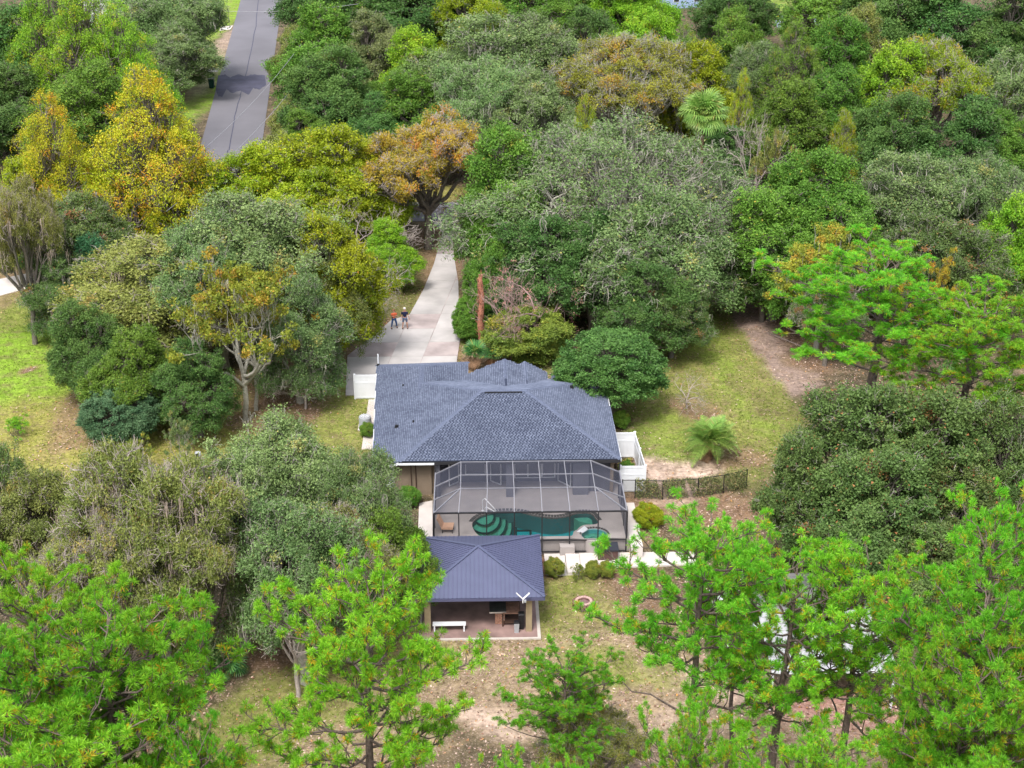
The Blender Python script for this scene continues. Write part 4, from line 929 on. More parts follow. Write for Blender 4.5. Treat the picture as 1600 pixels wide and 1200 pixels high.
# outdoor kitchen
fz = LOW+.06
kt = P(766,960,fz+.6); k_ = thing('brick_counter', (.95,73.4,fz), 'brick base counter with a dark stone top under the pavilion', 'counter')
kx, ky = .86, 73.45
obj('base', MB().box(kx+.05,ky,fz,kx+.58,ky+.9,fz+.78), M['mortar'], k_)
for r_ in range(9):
    for c_ in range(3):
        x = kx+.035+c_*.19-(.09 if r_%2 else 0); x0_ = max(x, kx+.035); x1_ = min(x+.175, kx+.60)
        if x1_-x0_ > .04: obj('brick', MB().box(x0_,ky-.02,fz+.01+r_*.086,x1_,ky,fz+.08+r_*.086), M['brick'], k_)
obj('counter_top', MB().box(kx-.28,ky-.12,fz+.79,kx+.66,ky+1.1,fz+.86), M['hearth'], k_); obj('top_trim', MB().box(kx-.28,ky-.15,fz+.79,kx+.66,ky-.122,fz+.87), M['slabedge'], k_)
wt = thing('wooden_table', (1.9,73.5,fz), 'brown wooden table with dark frame between brick counter and bins', 'table')
tx0, tx1, tyy0, tyy1 = 1.32, 2.28, 73.2, 74.4
for i in range(6): y_ = tyy0+(tyy1-tyy0)*i/6; obj('board', MB().box(tx0,y_+.006,fz+.80,tx1,y_+.19,fz+.84), M['woodred'], wt)
for x, y in ((tx0,tyy0),(tx1,tyy0),(tx0,tyy1),(tx1,tyy1)): obj('leg', MB().box(x-.04,y-.04,fz,x+.04,y+.04,fz+.80), M['wooddark'], wt)
obj('shelf', MB().box(tx0+.05,tyy0+.05,fz+.15,tx1-.05,tyy1-.05,fz+.19), M['wooddark'], wt); obj('apron', MB().box(tx0,tyy1+.0,fz+.84,tx1,tyy1+.05,fz+.92), M['wooddark'], wt)
def bin_(name, c, w_, h_, m1, m2, label):
    t = thing(name, c, label, 'bin'); x, y, z = c; k = w_/2
    obj('body', MB().add([(x-k*.8,y-k*.8,z),(x+k*.8,y-k*.8,z),(x+k*.8,y+k*.8,z),(x-k*.8,y+k*.8,z),(x-k,y-k,z+h_),(x+k,y-k,z+h_),(x+k,y+k,z+h_),(x-k,y+k,z+h_)],[(0,3,2,1),(4,5,6,7),(0,1,5,4),(1,2,6,5),(2,3,7,6),(3,0,4,7)]), M[m1], t)
    obj('lid', MB().add([(x-k*1.06,y-k*1.06,z+h_),(x+k*1.06,y-k*1.06,z+h_),(x+k*1.06,y+k*1.06,z+h_),(x-k*1.06,y+k*1.06,z+h_),(x-k*.8,y-k*.8,z+h_+.07),(x+k*.8,y-k*.8,z+h_+.07),(x+k*.8,y+k*.8,z+h_+.09),(x-k*.8,y+k*.8,z+h_+.09)],[(4,5,6,7),(0,1,5,4),(1,2,6,5),(2,3,7,6),(3,0,4,7)]), M[m2], t); return t
bin_('kitchen_bin', (2.08,72.62,fz), .30, .62, 'greybin', 'black', 'grey bin with black lid standing in front of the pavilion post')
bin_('kitchen_bin', (2.36,72.98,fz), .34, .95, 'black', 'black', 'tall black bin against the khaki pavilion post')
bn = thing('white_bench', (-1.7,72.8,fz), 'low white bench at the left end of the pavilion slab', 'bench')
obj('seat', MB().box(-2.6,72.7,fz+.40,-.75,73.05,fz+.46), M['white'], bn)
for x in (-2.5,-.85): obj('leg', MB().box(x-.04,72.72,fz,x+.04,73.03,fz+.40), M['white'], bn)
an = P(817,938,1.62); at_ = thing('antenna', an, 'white V shaped antenna on the front edge of the metal roof', 'antenna')
obj('mast', MB().tube([an+Vector((0,-.03,-.15)), an+Vector((0,-.03,.12))], .03, 6), M['steel'], at_)
obj('arm', MB().bar(an+Vector((0,-.03,.1)), an+Vector((-.36,.0,.48)), .05, .05), M['steel'], at_)
obj('arm', MB().bar(an+Vector((0,-.03,.1)), an+Vector((.36,.0,.46)), .10, .05), M['steel'], at_)
obj('receiver', MB().cbox(an+Vector((.12,-.05,-.02)), .12,.1,.14), M['acgrey'], at_)
# fire pit
fc = P(912,947,LOW); fp = thing('fire_pit', (fc.x,fc.y,LOW), 'round brick fire pit with a pale rim on the back lawn', 'fire pit')
obj('stone_ring', MB().lathe((fc.x,fc.y,LOW-.05), [(.50,0),(.50,.34),(.44,.36),(.36,.36),(.36,.22)], 28), M['firestone'], fp)
for r_ in range(3):
    for k in range(16):
        a = 2*math.pi*(k+.5*(r_%2))/16; rr_ = .56+.03*random.random(); obj('stone', MB().cbox((fc.x+rr_*math.cos(a), fc.y+rr_*math.sin(a), LOW+.06+r_*.105), .15,.19,.09, a), M['firestone'], fp)
for k in range(18):
    a = 2*math.pi*k/18; obj('cap_stone', MB().cbox((fc.x+.42*math.cos(a), fc.y+.42*math.sin(a), LOW+.355), .15,.135,.06, a), M['firecap'], fp)
obj('ash_bed', MB().lathe((fc.x,fc.y,LOW), [(.355,.1),(.355,.24),(.1,.27)], 20), M['ash'], fp)
# hot-tub-like cabinet behind the deck
eq = thing('storage_cabinet', (8.0,80.9,LOW), 'low black cabinet with a handle on top standing on the pale walk', 'cabinet')
cx0, cx1, cy0, cy1 = 7.22, 8.42, 80.25, 81.15; q0 = LOW+.07
obj('body', MB().box(cx0,cy0,q0,cx1,cy1,q0+.62), M['tubside'], eq); obj('lid', MB().box(cx0-.05,cy0-.05,q0+.62,cx1+.05,cy1+.05,q0+.72), M['tub'], eq)
obj('handle', MB().box(cx0+.5,cy0+.25,q0+.72,cx0+.7,cy0+.60,q0+.80), M['black'], eq); obj('latch', MB().box(cx0+.52,cy0+.62,q0+.72,cx0+.70,cy0+.72,q0+.78), M['slabedge'], eq)
# air conditioner
ac = P(571,668); t = thing('air_conditioner', (ac.x,ac.y,0), 'grey round-topped air conditioner unit beside the left wall', 'air conditioner')
obj('body', MB().lathe((ac.x,ac.y,0), [(.44,.06),(.44,.80),(.42,.86)], 20), M['acgrey'], t); obj('pad', MB().box(ac.x-.5,ac.y-.5,-.02,ac.x+.5,ac.y+.5,.06), M['walk'], t)
obj('fan_grille', MB().lathe((ac.x,ac.y,.86), [(.36,0),(.34,.05),(.10,.07),(.05,.07)], 20), M['greybin'], t)
for k in range(10): a = k*math.pi/5; obj('grille_bar', MB().bar((ac.x+.08*math.cos(a),ac.y+.08*math.sin(a),.945),(ac.x+.36*math.cos(a),ac.y+.36*math.sin(a),.93),.02,.02), M['white'], t)
sheet('equipment_pad', [(-7.9,94.0),(-6.9,94.0),(-6.9,102),(-7.9,102)], .03, M['walk'])
# vinyl fences
def vinyl(name, label, runs, hh=1.85):
    t = thing(name, (*runs[0][0][:2], gz(*runs[0][0][:2])), label, 'fence')
    posts = set()
    for a, b in runs:
        a, b = Vector((*a, 0)), Vector((*b, 0)); L_ = (b-a).length; nb_ = max(1, round(L_/2.4)); d = (b-a)/nb_
        for i in range(nb_):
            p, q = a+d*i, a+d*(i+1); g = gz(p.x,p.y); u = d.normalized(); p2, q2 = p+u*.06, q-u*.06
            nbd = max(2, int((q2-p2).length/.3))
            for j in range(nbd): s0 = p2+(q2-p2)*(j/nbd); s1 = p2+(q2-p2)*((j+.985)/nbd); m0 = Vector((0,0,g+.12+(hh-.2)/2)); obj('board', MB().bar(s0+m0, s1+m0, .03, hh-.26), M['white'], t)
            for zz, hb in ((.10,.14),(hh-.02,.15),(hh*.5+.35,.12)): obj('rail', MB().bar(p2+Vector((0,0,g+zz)), q2+Vector((0,0,g+zz)), .06, hb), M['white'], t)
            for r in (p, q): posts.add((round(r.x,2), round(r.y,2)))
    for x, y in posts: g = gz(x,y); obj('post', MB().box(x-.065,y-.065,g-.3,x+.065,y+.065,g+hh+.08), M['white'], t); obj('post_cap', MB().lathe((x,y,g+hh+.08), [(.10,0),(.10,.03),(.02,.09)], 4), M['white'], t)
    return t
p = P(555,623); vinyl('vinyl_fence', 'short white vinyl fence left of the garage', [((p.x,p.y),(-6.45,p.y))])
p = P(967,712); a = P(1003,699); b = P(1008,752)
vinyl('vinyl_fence', 'white vinyl fence boxing in the pool equipment at right', [((8.8,92.3),(10.55,92.3)),((10.55,92.3),(10.75,87.4)),((10.75,87.4),(9.15,87.4))], 1.8)
# pool equipment inside it
pe = thing('pool_pump', (9.7,88.3,0), 'pool pump with white pipes inside the vinyl fence', 'pump')
obj('filter_tank', MB().lathe((9.45,88.4,0), [(.26,.05),(.28,.3),(.28,.85),(.2,1.0),(.06,1.05)], 16), M['cushion'], pe)
for k, pts in enumerate(([(9.5,88.1,.9),(9.95,88.1,.9),(10.0,88.1,.85),(10.0,88.1,.2)],[(9.6,87.9,.2),(10.2,87.9,.2),(10.2,87.9,.6),(10.3,87.9,.6)],[(9.8,88.4,.1),(9.8,88.4,.75),(10.15,88.4,.75),(10.15,88.4,.1)])): obj('pipe', MB().tube(pts, .045, 8), M['steel'], pe)
pb = thing('planter', (9.8,90,0), 'square raised bed full of brown weeds inside the vinyl fence', 'planter')
obj('bed', MB().box(9.2,88.9,0,10.4,91.4,.25), M['wooddark'], pb); obj('soil', MB().box(9.28,88.98,.2,10.32,91.32,.28), M['ash'], pb)
k = 900; Vv, Ff, Tt = leaf_arrays(np.stack([rng.uniform(9.3,10.3,k), rng.uniform(89.0,91.3,k), rng.uniform(.25,.5,k)],1), unit(rvec(k)+[0,0,.5]), rng.uniform(.04,.1,k), tints(k,.5,.5))
o = raw('weeds', npmesh('weeds', Vv-np.array([9.8,90,0]), Ff, Tt), M['lf_olive'], pb); o['kind'] = 'stuff'
# chain link fence with vines
pts = [P(x,y,0) for x, y in ((972,778),(992,778),(1035,779),(1090,776),(1130,770),(1166,762))]
cf = thing('chain_link_fence', (pts[0].x,pts[0].y,-.3), 'dark chain link fence overgrown with vines running right from the enclosure', 'fence')
for i, p in enumerate(pts): g = gz(p.x,p.y); obj('post', MB().tube([(p.x,p.y,g-.2),(p.x,p.y,g+1.35)], .035, 6), M['black'], cf)
for a, b in zip(pts, pts[1:]):
    g0, g1 = gz(a.x,a.y), gz(b.x,b.y); A3, B3 = Vector((a.x,a.y,g0)), Vector((b.x,b.y,g1)); up = Vector((0,0,1.3))
    obj('rail', MB().tube([A3+up, B3+up], .025, 6), M['black'], cf); mb = MB(); mb.add([A3,B3,B3+up,A3+up],[(0,1,2,3)]); obj('mesh_panel', mb, M['chain'], cf)
hp = []
for a, b in zip(pts[1:], pts[2:]):
    L_ = (b-a).length; k = int(L_*900); t = rng.random(k)[:,None]; q = np.array(a)*(1-t)+np.array(b)*t; gg_ = np.array([gz(x[0],x[1]) for x in q])
    q[:,2] = gg_ + rng.random(k)**.8*1.35; q[:,1] += rng.normal(size=k)*.13 + .03; hp.append(q)
hp = np.concatenate(hp); dn_ = (np.sin(hp[:,0]*3.1)+np.sin(hp[:,0]*7.7+hp[:,2]*3)) > -1.1; hp = hp[dn_]; V, F, T = leaf_arrays(hp, unit(rvec(len(hp))+[0,-.4,.3]), rng.uniform(.03,.075,len(hp)), tints(len(hp), .5, .2))
o = raw('vine', npmesh('vine', V-np.array([pts[0].x,pts[0].y,-.3]), F, T), M['lf_vine'], cf); o['kind'] = 'stuff'

# carport at bottom right
ct = thing('carport', (18,68,LOW), 'white metal roofed carport showing through the pines at bottom right', 'carport')
cz = 1.5; xa, xb = P(1205,1048,cz).x, P(1403,1048,cz).x; ya = P(1300,1048,cz).y; yr = P(1300,960,cz+.5).y; yb = P(1300,895,cz).y
nstr = 9
def strip_roof(x0,x1,y0,z0,y1,z1,n,m_,nm='roof_panel'):
    for i in range(n):
        t0, t1 = i/n, (i+.97)/n; a_ = y0+(y1-y0)*t0; b_ = y0+(y1-y0)*t1; za = z0+(z1-z0)*t0; zb_ = z0+(z1-z0)*t1
        mb = MB(); mb.add([(x0,a_,za),(x1,a_,za),(x1,b_,zb_),(x0,b_,zb_),(x0,a_,za+.04),(x1,a_,za+.04),(x1,b_,zb_+.02),(x0,b_,zb_+.02)],[(0,3,2,1),(4,5,6,7),(0,1,5,4),(1,2,6,5),(2,3,7,6),(3,0,4,7)]); obj(nm, mb, M[m_], ct)
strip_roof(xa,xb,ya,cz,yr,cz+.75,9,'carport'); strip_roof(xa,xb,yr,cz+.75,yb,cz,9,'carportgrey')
lx0 = P(1112,950,cz).x
strip_roof(lx0, xa-.05, yr-1.2, cz-.1, yr+2.6, cz+.35, 6, 'carportgrey')
obj('fascia', MB().bar((lx0,yr+2.6,cz+.4),(xa,yr-.6,cz+.2),.08,.22), M['white'], ct)
obj('fascia', MB().bar((xa,ya-.03,cz-.06),(xb,ya-.03,cz-.06),.05,.16), M['white'], ct)
for x, y in ((xa+.1,ya+.1),(xb-.1,ya+.1),(xa+.1,yb-.1),(xb-.1,yb-.1),(lx0+.1,yr-1.1),(lx0+.5,yr-1.1)): obj('post', MB().box(x-.06,y-.06,LOW-.1,x+.06,y+.06,cz), M['white'], ct)

# far things
tb = P(331,137); t = thing('trash_can', tb, 'dark green wheeled bin by the far street', 'bin')
obj('body', MB().add([(tb.x+a,tb.y+b,c) for a,b,c in [(-.28,-.3,0),(.28,-.3,0),(.28,.3,0),(-.28,.3,0),(-.36,-.4,1.15),(.36,-.4,1.15),(.36,.4,1.15),(-.36,.4,1.15)]],[(0,3,2,1),(4,5,6,7),(0,1,5,4),(1,2,6,5),(2,3,7,6),(3,0,4,7)]), M['greenbin'], t)
obj('lid', MB().box(tb.x-.40,tb.y-.44,1.15,tb.x+.40,tb.y+.44,1.25), M['black'], t)
for s_ in (-1,1): obj('wheel', MB().tube([(tb.x+s_*.30,tb.y+.32,.12),(tb.x+s_*.36,tb.y+.32,.12)], .12, 10), M['black'], t)
def simple_house(name, label, x, y, w_, d_, h_, wallm, roofm, rot=0):
    t = thing(name, (x,y,0), label, 'house'); t.rotation_euler = (0,0,rot)
    def o2(nm, mb, m_, par=t):
        me = bpy.data.meshes.new(nm); me.from_pydata(mb.v, [], mb.f); return raw(nm, me, m_, par)
    o2('wall', MB().box(-w_/2,-d_/2,0,w_/2,d_/2,h_), M[wallm])
    e = .5; mb = MB(); mb.add([(-w_/2-e,-d_/2-e,h_+.003),(w_/2+e,-d_/2-e,h_+.003),(w_/2+e,d_/2+e,h_+.003),(-w_/2-e,d_/2+e,h_+.003),(-w_/2+d_/2,0,h_+d_*.22),(w_/2-d_/2,0,h_+d_*.22)],[(0,1,5,4),(1,2,5),(2,3,4,5),(3,0,4),(0,3,2,1)]); o2('roof', mb, M[roofm])
    for i in range(4):
        xx = -w_/2+w_*(i+.5)/4; wi = o2('window', MB().box(xx-.5,-d_/2-.04,1.0,xx+.5,-d_/2-.003,2.1), M['white']); o2('pane', MB().box(xx-.42,-d_/2-.06,1.08,xx+.42,-d_/2-.042,2.02), M['glass'], wi)
p = P(1092,-10,1.5); simple_house('neighbor_house', 'pale blue house glimpsed between the trees at the top', p.x, p.y, 14, 8, 3.0, 'bluehouse', 'roofgrey', .2)
p = P(225,22,1.5); simple_house('neighbor_house', 'white house half hidden behind the mossy oak at top left', p.x-3, p.y+3, 14, 8, 3.0, 'housewhite', 'roofgrey', -.1)
# power lines: two spans crossing the far street
def wirething(pts, label):
    t = thing('power_line', pts[0], label, 'power line'); k = []
    a, b = Vector(pts[0]), Vector(pts[1]); n_ = 16
    for i in range(n_+1): u = i/n_; k.append(a+(b-a)*u+Vector((0,0,-1.2*4*u*(1-u))))
    obj('wire', MB().tube(k, .022, 4), M['wire'], t)
wirething([P(230,300,9), P(470,70,9)], 'thin pale overhead wire crossing the street below the dark patch')
wirething([P(260,330,8), P(500,80,8)], 'lower thin overhead wire crossing the street, nearest the house')
wirething([P(200,2,9), P(560,6,9)], 'dark overhead wire crossing the street at the top edge')
mk = P(310,719,-.0); mk.z = gz(mk.x,mk.y); t = thing('yard_light', mk, 'small white lamp with a dark opening on the left lawn', 'yard lamp')
obj('stake', MB().tube([mk, mk+Vector((0,0,.3))], .03, 6), M['white'], t); obj('hood', MB().lathe(mk+Vector((0,0,.3)), [(.16,0),(.22,.1),(.2,.3),(.05,.36)], 12), M['white'], t); obj('lens', MB().cbox(mk+Vector((.0,-.2,.45)), .16,.08,.22), M['black'], t)

#@@PEOPLE
# ------------------------------------------------------------------ people
def skinmesh(name, verts, edges, rad, m, parent, loc, root=0, sub=1):
    me = bpy.data.meshes.new(name); me.from_pydata([tuple(v) for v in verts], edges, [])
    o = bpy.data.objects.new(name, me); col.objects.link(o)
    sk = o.modifiers.new('skin', 'SKIN'); ly = me.skin_vertices[0] if me.skin_vertices else None
    if ly is None:
        bpy.context.view_layer.objects.active = o; ly = me.skin_vertices.new() if hasattr(me.skin_vertices, 'new') else me.skin_vertices[0]
    for i, r_ in enumerate(rad): ly.data[i].radius = (r_ if hasattr(r_, '__len__') else (r_, r_)); ly.data[i].use_root = (i == root)
    sb = o.modifiers.new('sub', 'SUBSURF'); sb.levels = sub; sb.render_levels = sub
    dg = bpy.context.evaluated_depsgraph_get(); ev = o.evaluated_get(dg); m2 = bpy.data.meshes.new_from_object(ev); bpy.data.objects.remove(o)
    o2 = bpy.data.objects.new(name, m2); col.objects.link(o2); m2.materials.clear(); m2.materials.append(m); m2.shade_smooth(); o2.parent = parent; o2.location = loc; return o2
def person(p, label, h, shirt, lower, hair, pose, rot, shorts=False):
    t = thing('person', p, label, 'person'); t.rotation_euler = (0,0,rot); s = h/1.78; V = lambda *a: Vector(a)*s
    hipL, hipR = (-.10,0,.92), (.10,0,.92); sp_ = pose.get('stance', .12); kn = pose.get('step', 0)
    vs = [(0,0,.95),(0,0,1.15),(0,.01,1.38),(0,0,1.50),(0,-.01,1.60),(0,-.01,1.70)]
    ed = [(0,1),(1,2),(2,3),(3,4),(4,5)]; rd = [(.15,.11),(.14,.10),(.17,.11),(.055,.06),(.085,.10),(.075,.09)]
    def chain(par, pts, rr):
        prev = par
        for q, r_ in zip(pts, rr): vs.append(q); rd.append(r_); ed.append((prev, len(vs)-1)); prev = len(vs)-1
        return prev
    ends = []
    for sx in (-1,1):
        yk = kn*sx; chain(0, [(sx*.10,0,.88),(sx*(.10+sp_)*.8,-.05+yk*.5,.48),(sx*(.10+sp_),.02+yk,.09),(sx*(.11+sp_),-.14+yk,.04)], [.095,.065,.045,.04])
    arms = pose['arms']
    for sx in (-1,1):
        el, wr = arms[0 if sx < 0 else 1]; i = chain(2, [(sx*.19,0,1.40), el, wr], [.055,.042,.028]); w_ = Vector(wr); d = (w_-Vector(el)).normalized(); sd_ = d.cross(Vector((0,1,.3))).normalized()
        pm = w_+d*.07; k = chain(i, [tuple(pm)], [.032])
        for f in range(4): b_ = pm+sd_*(.022*(f-1.5)); chain(k, [tuple(b_+d*.05), tuple(b_+d*(.085-.008*abs(f-1.3))+Vector((0,-.012,-.012)))], [.009,.008])
        chain(k, [tuple(pm+sd_*.045-d*.02), tuple(pm+sd_*.06+d*.02)], [.010,.008])
    S = lambda L_: [Vector(v)*s for v in L_]
    skinmesh('body', S(vs), ed, [(r_[0]*s,r_[1]*s) if hasattr(r_,'__len__') else r_*s for r_ in rd], M['skin'], t, (0,0,0))
    g = 1.13; tv = [(0,0,.93),(0,0,1.15),(0,.01,1.38),(0,0,1.46)]; te = [(0,1),(1,2),(2,3)]; trd = [(.175,.135),(.165,.13),(.19,.135),(.10,.09)]
    for sx in (-1,1):
        el, wr = arms[0 if sx < 0 else 1]; a = len(tv); tv += [(sx*.20,0,1.40), tuple(Vector((sx*.19,0,1.40)).lerp(Vector(el),.75))]; trd += [.075,.068]; te += [(2,a),(a,a+1)]
    skinmesh('shirt', S(tv), te, [(r_[0]*s,r_[1]*s) if hasattr(r_,'__len__') else r_*s for r_ in trd], M[shirt], t, (0,0,0))
    tv = [(0,0,.97)]; te = []; trd = [(.165,.13)]
    for sx in (-1,1):
        yk = kn*sx; a = len(tv); K = Vector((sx*(.10+sp_)*.8,-.05+yk*.5,.48)); F_ = Vector((sx*(.10+sp_),.02+yk,.12)); tv += [(sx*.10,0,.88), tuple(K) if not shorts else tuple(K+Vector((0,0,.04)))]; trd += [.115,.085]; te += [(0,a),(a,a+1)]
        if not shorts: tv.append(tuple(F_)); trd.append(.062); te.append((a+1,a+2))
    skinmesh('shorts' if shorts else 'trousers', S(tv), te, [(r_[0]*s,r_[1]*s) if hasattr(r_,'__len__') else r_*s for r_ in trd], M[lower], t, (0,0,0))
    for sx in (-1,1):
        yk = kn*sx; x = sx*(.105+sp_); mb = MB(); mb.add([(a*s,b*s,c*s) for a,b,c in [(x-.05,-.20+yk,0),(x+.05,-.20+yk,0),(x+.045,.08+yk,0),(x-.045,.08+yk,0),(x-.045,-.18+yk,.06),(x+.045,-.18+yk,.06),(x+.045,.08+yk,.12),(x-.045,.08+yk,.12)]],[(0,3,2,1),(4,5,6,7),(0,1,5,4),(1,2,6,5),(2,3,7,6),(3,0,4,7)])
        me = bpy.data.meshes.new('shoe'); me.from_pydata(mb.v,[],mb.f); raw('shoe', me, M['shoe'], t)
    me = bpy.data.meshes.new('hair'); mb = MB().lathe((0,.015*s,1.66*s), [(.098*s,0),(.108*s,.05*s),(.09*s,.11*s),(.04*s,.14*s)], 12); me.from_pydata(mb.v,[],mb.f); me.shade_smooth(); raw('hair', me, M[hair], t)
    me = bpy.data.meshes.new('nose'); mb = MB().add([(0,-.115*s,1.64*s),(-.015*s,-.09*s,1.63*s),(.015*s,-.09*s,1.63*s),(0,-.09*s,1.69*s)],[(0,1,2),(0,2,3),(0,3,1)]); me.from_pydata(mb.v,[],mb.f); raw('nose', me, M['skin'], t)
    for sx in (-1,1):
        me = bpy.data.meshes.new('eye'); mb = MB().cbox((sx*.032*s,-.098*s,1.675*s),.02*s,.01*s,.01*s); me.from_pydata(mb.v,[],mb.f); raw('eye', me, M['black'], t)
    return t
p = P(633,513,.035); person(p, 'person in navy shirt and slate shorts with pale hair standing on the driveway', 1.80, 'navy','shorts','hairw', {'stance':.09,'arms':[((-.26,.0,1.12),(-.30,-.08,.88)),((.26,.0,1.12),(.33,-.06,.90))]}, .1, True)
p = P(616,512.5,.035); person(p, 'person in orange shirt and blue jeans standing at the driveway edge', 1.62, 'orange','denim','hairb', {'stance':.16,'step':.06,'arms':[((-.28,-.05,1.18),(-.05,-.24,1.20)),((.28,-.05,1.18),(.08,-.24,1.24))]}, .3)

#@@TREES
# ------------------------------------------------------------------ tree prototypes
PR = {}
PR['live'] = [proto_broad(9, .80, 250, .115, 'dome', moss=70, offclump=.02, twig=.35), proto_broad(8, .80, 250, .115, 'dome', moss=50, offclump=.03, twig=.5), proto_broad(10, .75, 230, .11, 'flat', moss=90, twig=.5)]
PR['giant'] = [proto_broad(0, .85, 170, .115, 'broad', moss=420, twig=.45, offclump=.02)]
PR['oak'] = [proto_broad(8, .78, 250, .13, 'dome', twig=.15), proto_broad(7, .72, 250, .13, 'dome', twig=.2), proto_broad(9, .70, 230, .125, 'dome', twig=.25)]
PR['spire'] = [proto_broad(0, .62, 560, .080, 'spire', twig=.1), proto_broad(0, .58, 560, .080, 'spire', twig=.15)]
PR['open'] = [proto_broad(9, .62, 150, .12, 'flat', twig=1.3, offclump=.15, cover=.8), proto_broad(10, .60, 130, .12, 'flat', twig=1.5, moss=60, offclump=.15, cover=.75)]
PR['ball'] = [proto_broad(0, .60, 300, .14, 'ball', twig=0, off=.01, offclump=0, cover=1.1)]
PR['sparse'] = [proto_sparse(5, 60, .12, .5, moss=30), proto_sparse(5, 75, .12, .55, moss=60, frac=.75)]
PR['dead'] = [proto_sparse(6, 0, gn=2.5, spread=.8), proto_sparse(6, 10, .08, .35, frac=.7, gn=2.5, spread=.85, up=-.1)]
PR['bush'] = [proto_broad(7, 1.1, 330, .22, 'ball', twig=.2), proto_sparse(5, 35, .16, .6, start=.06, base=3.6, up=.6, frac=.8)]
PR['mossy'] = [proto_broad(7, .70, 150, .12, 'flat', twig=.6, moss=140, cover=.95)]
PR['pine'] = [proto_pine(17, .60, 4.4, 36, top_r=1.0, dens=1.75), proto_pine(18, .64, 4.0, 32, lean=-.5, dens=1.45), proto_pine(16.5, .60, 4.7, 34, yel=.12, dens=1.45), proto_pine(19, .55, 4.4, 40, lean=.3, dens=1.2)]
PALF = {'live':('lf_live','lichen','lichen','moss'),'green':('lf_green','bark','bark','moss'),'dark':('lf_dark','bark','bark','moss'),'bright':('lf_bright','bark','bark','moss'),
 'yellow':('lf_yellow','bark','lichen','moss'),'ochre':('lf_ochre','lichen','lichen','moss'),'autumn':('lf_autumn','bark','bark','moss'),'orange':('lf_orange','bark','deadwood','moss'),'olive':('lf_olive','bark','deadwood','mosswarm'),
 'right':('lf_rightoak','bark','lichen','moss'),'pine':('lf_pine','pinebark','pinebark','moss'),'dead':('lf_olive','deadwood','deadwood','moss'),'reddead':('lf_red','reddead','reddead','moss'),'hedge':('lf_hedge','bark','bark','moss'),
 'camellia':('lf_camellia','bark','bark','moss'),'shrub':('lf_shrub','bark','bark','moss'),'teal':('lf_teal','bark','bark','moss'),'vine':('lf_vine','bark','lichen','moss')}
BASEH = {'pine':17.0}
_ps = {}
def psize(pr):
    k = id(pr)
    if k not in _ps:
        me = pr.get('crown') or pr['trunk']; v = np.zeros(len(me.vertices)*3, np.float32); me.vertices.foreach_get('co', v); v = v.reshape(-1,3)
        _ps[k] = (float(np.percentile(v[:,0],98)-np.percentile(v[:,0],2)+np.percentile(v[:,1],98)-np.percentile(v[:,1],2))/2, float(np.percentile(v[:,2],99.7)))
    return _ps[k]
def T(name, kind, var, pal, px, pyt, h, wpx, label, cat='tree', group=None, rot=None, base=None):
    pr = PR[kind][var]; a, b_, c_, d_ = PALF[pal]; mats = dict(crown=a, trunk=b_, twigs=c_, moss=d_)
    Hh = BASEH.get(kind, 12.0); W_ = 9.4 if kind in ('pine',) else (11.2 if kind in ('sparse','dead') else (8.0 if kind == 'spire' else 10.4))
    W_, Ht0 = psize(pr); wpx *= (.90 if kind == 'pine' else .94)
    Ht = {'giant':12.0,'live':12.0,'oak':12.0,'spire':12.0,'open':10.8,'ball':11.0,'sparse':12.5,'dead':12.5,'bush':11.3,'mossy':10.8,'pine':17.5}[kind]
    Ht = Ht0
    if base: q = P(base[0], base[1], 0); q.z = gz(q.x, q.y); q = P(base[0], base[1], q.z)
    else: q = P(px, pyt + wpx*.05, h)
    s = scl(pyt, h*.7)*1.0; z = gz(q.x, q.y); sx = (wpx/scl(pyt+40, h*.6))/W_; sz = (h-z)/Ht
    return plant(name, pr, mats, q.x, q.y, z-.05, sx, sz, random.uniform(0,6.28) if rot is None else rot, label, cat, group)
FG = 'trees of the wood beyond the house'
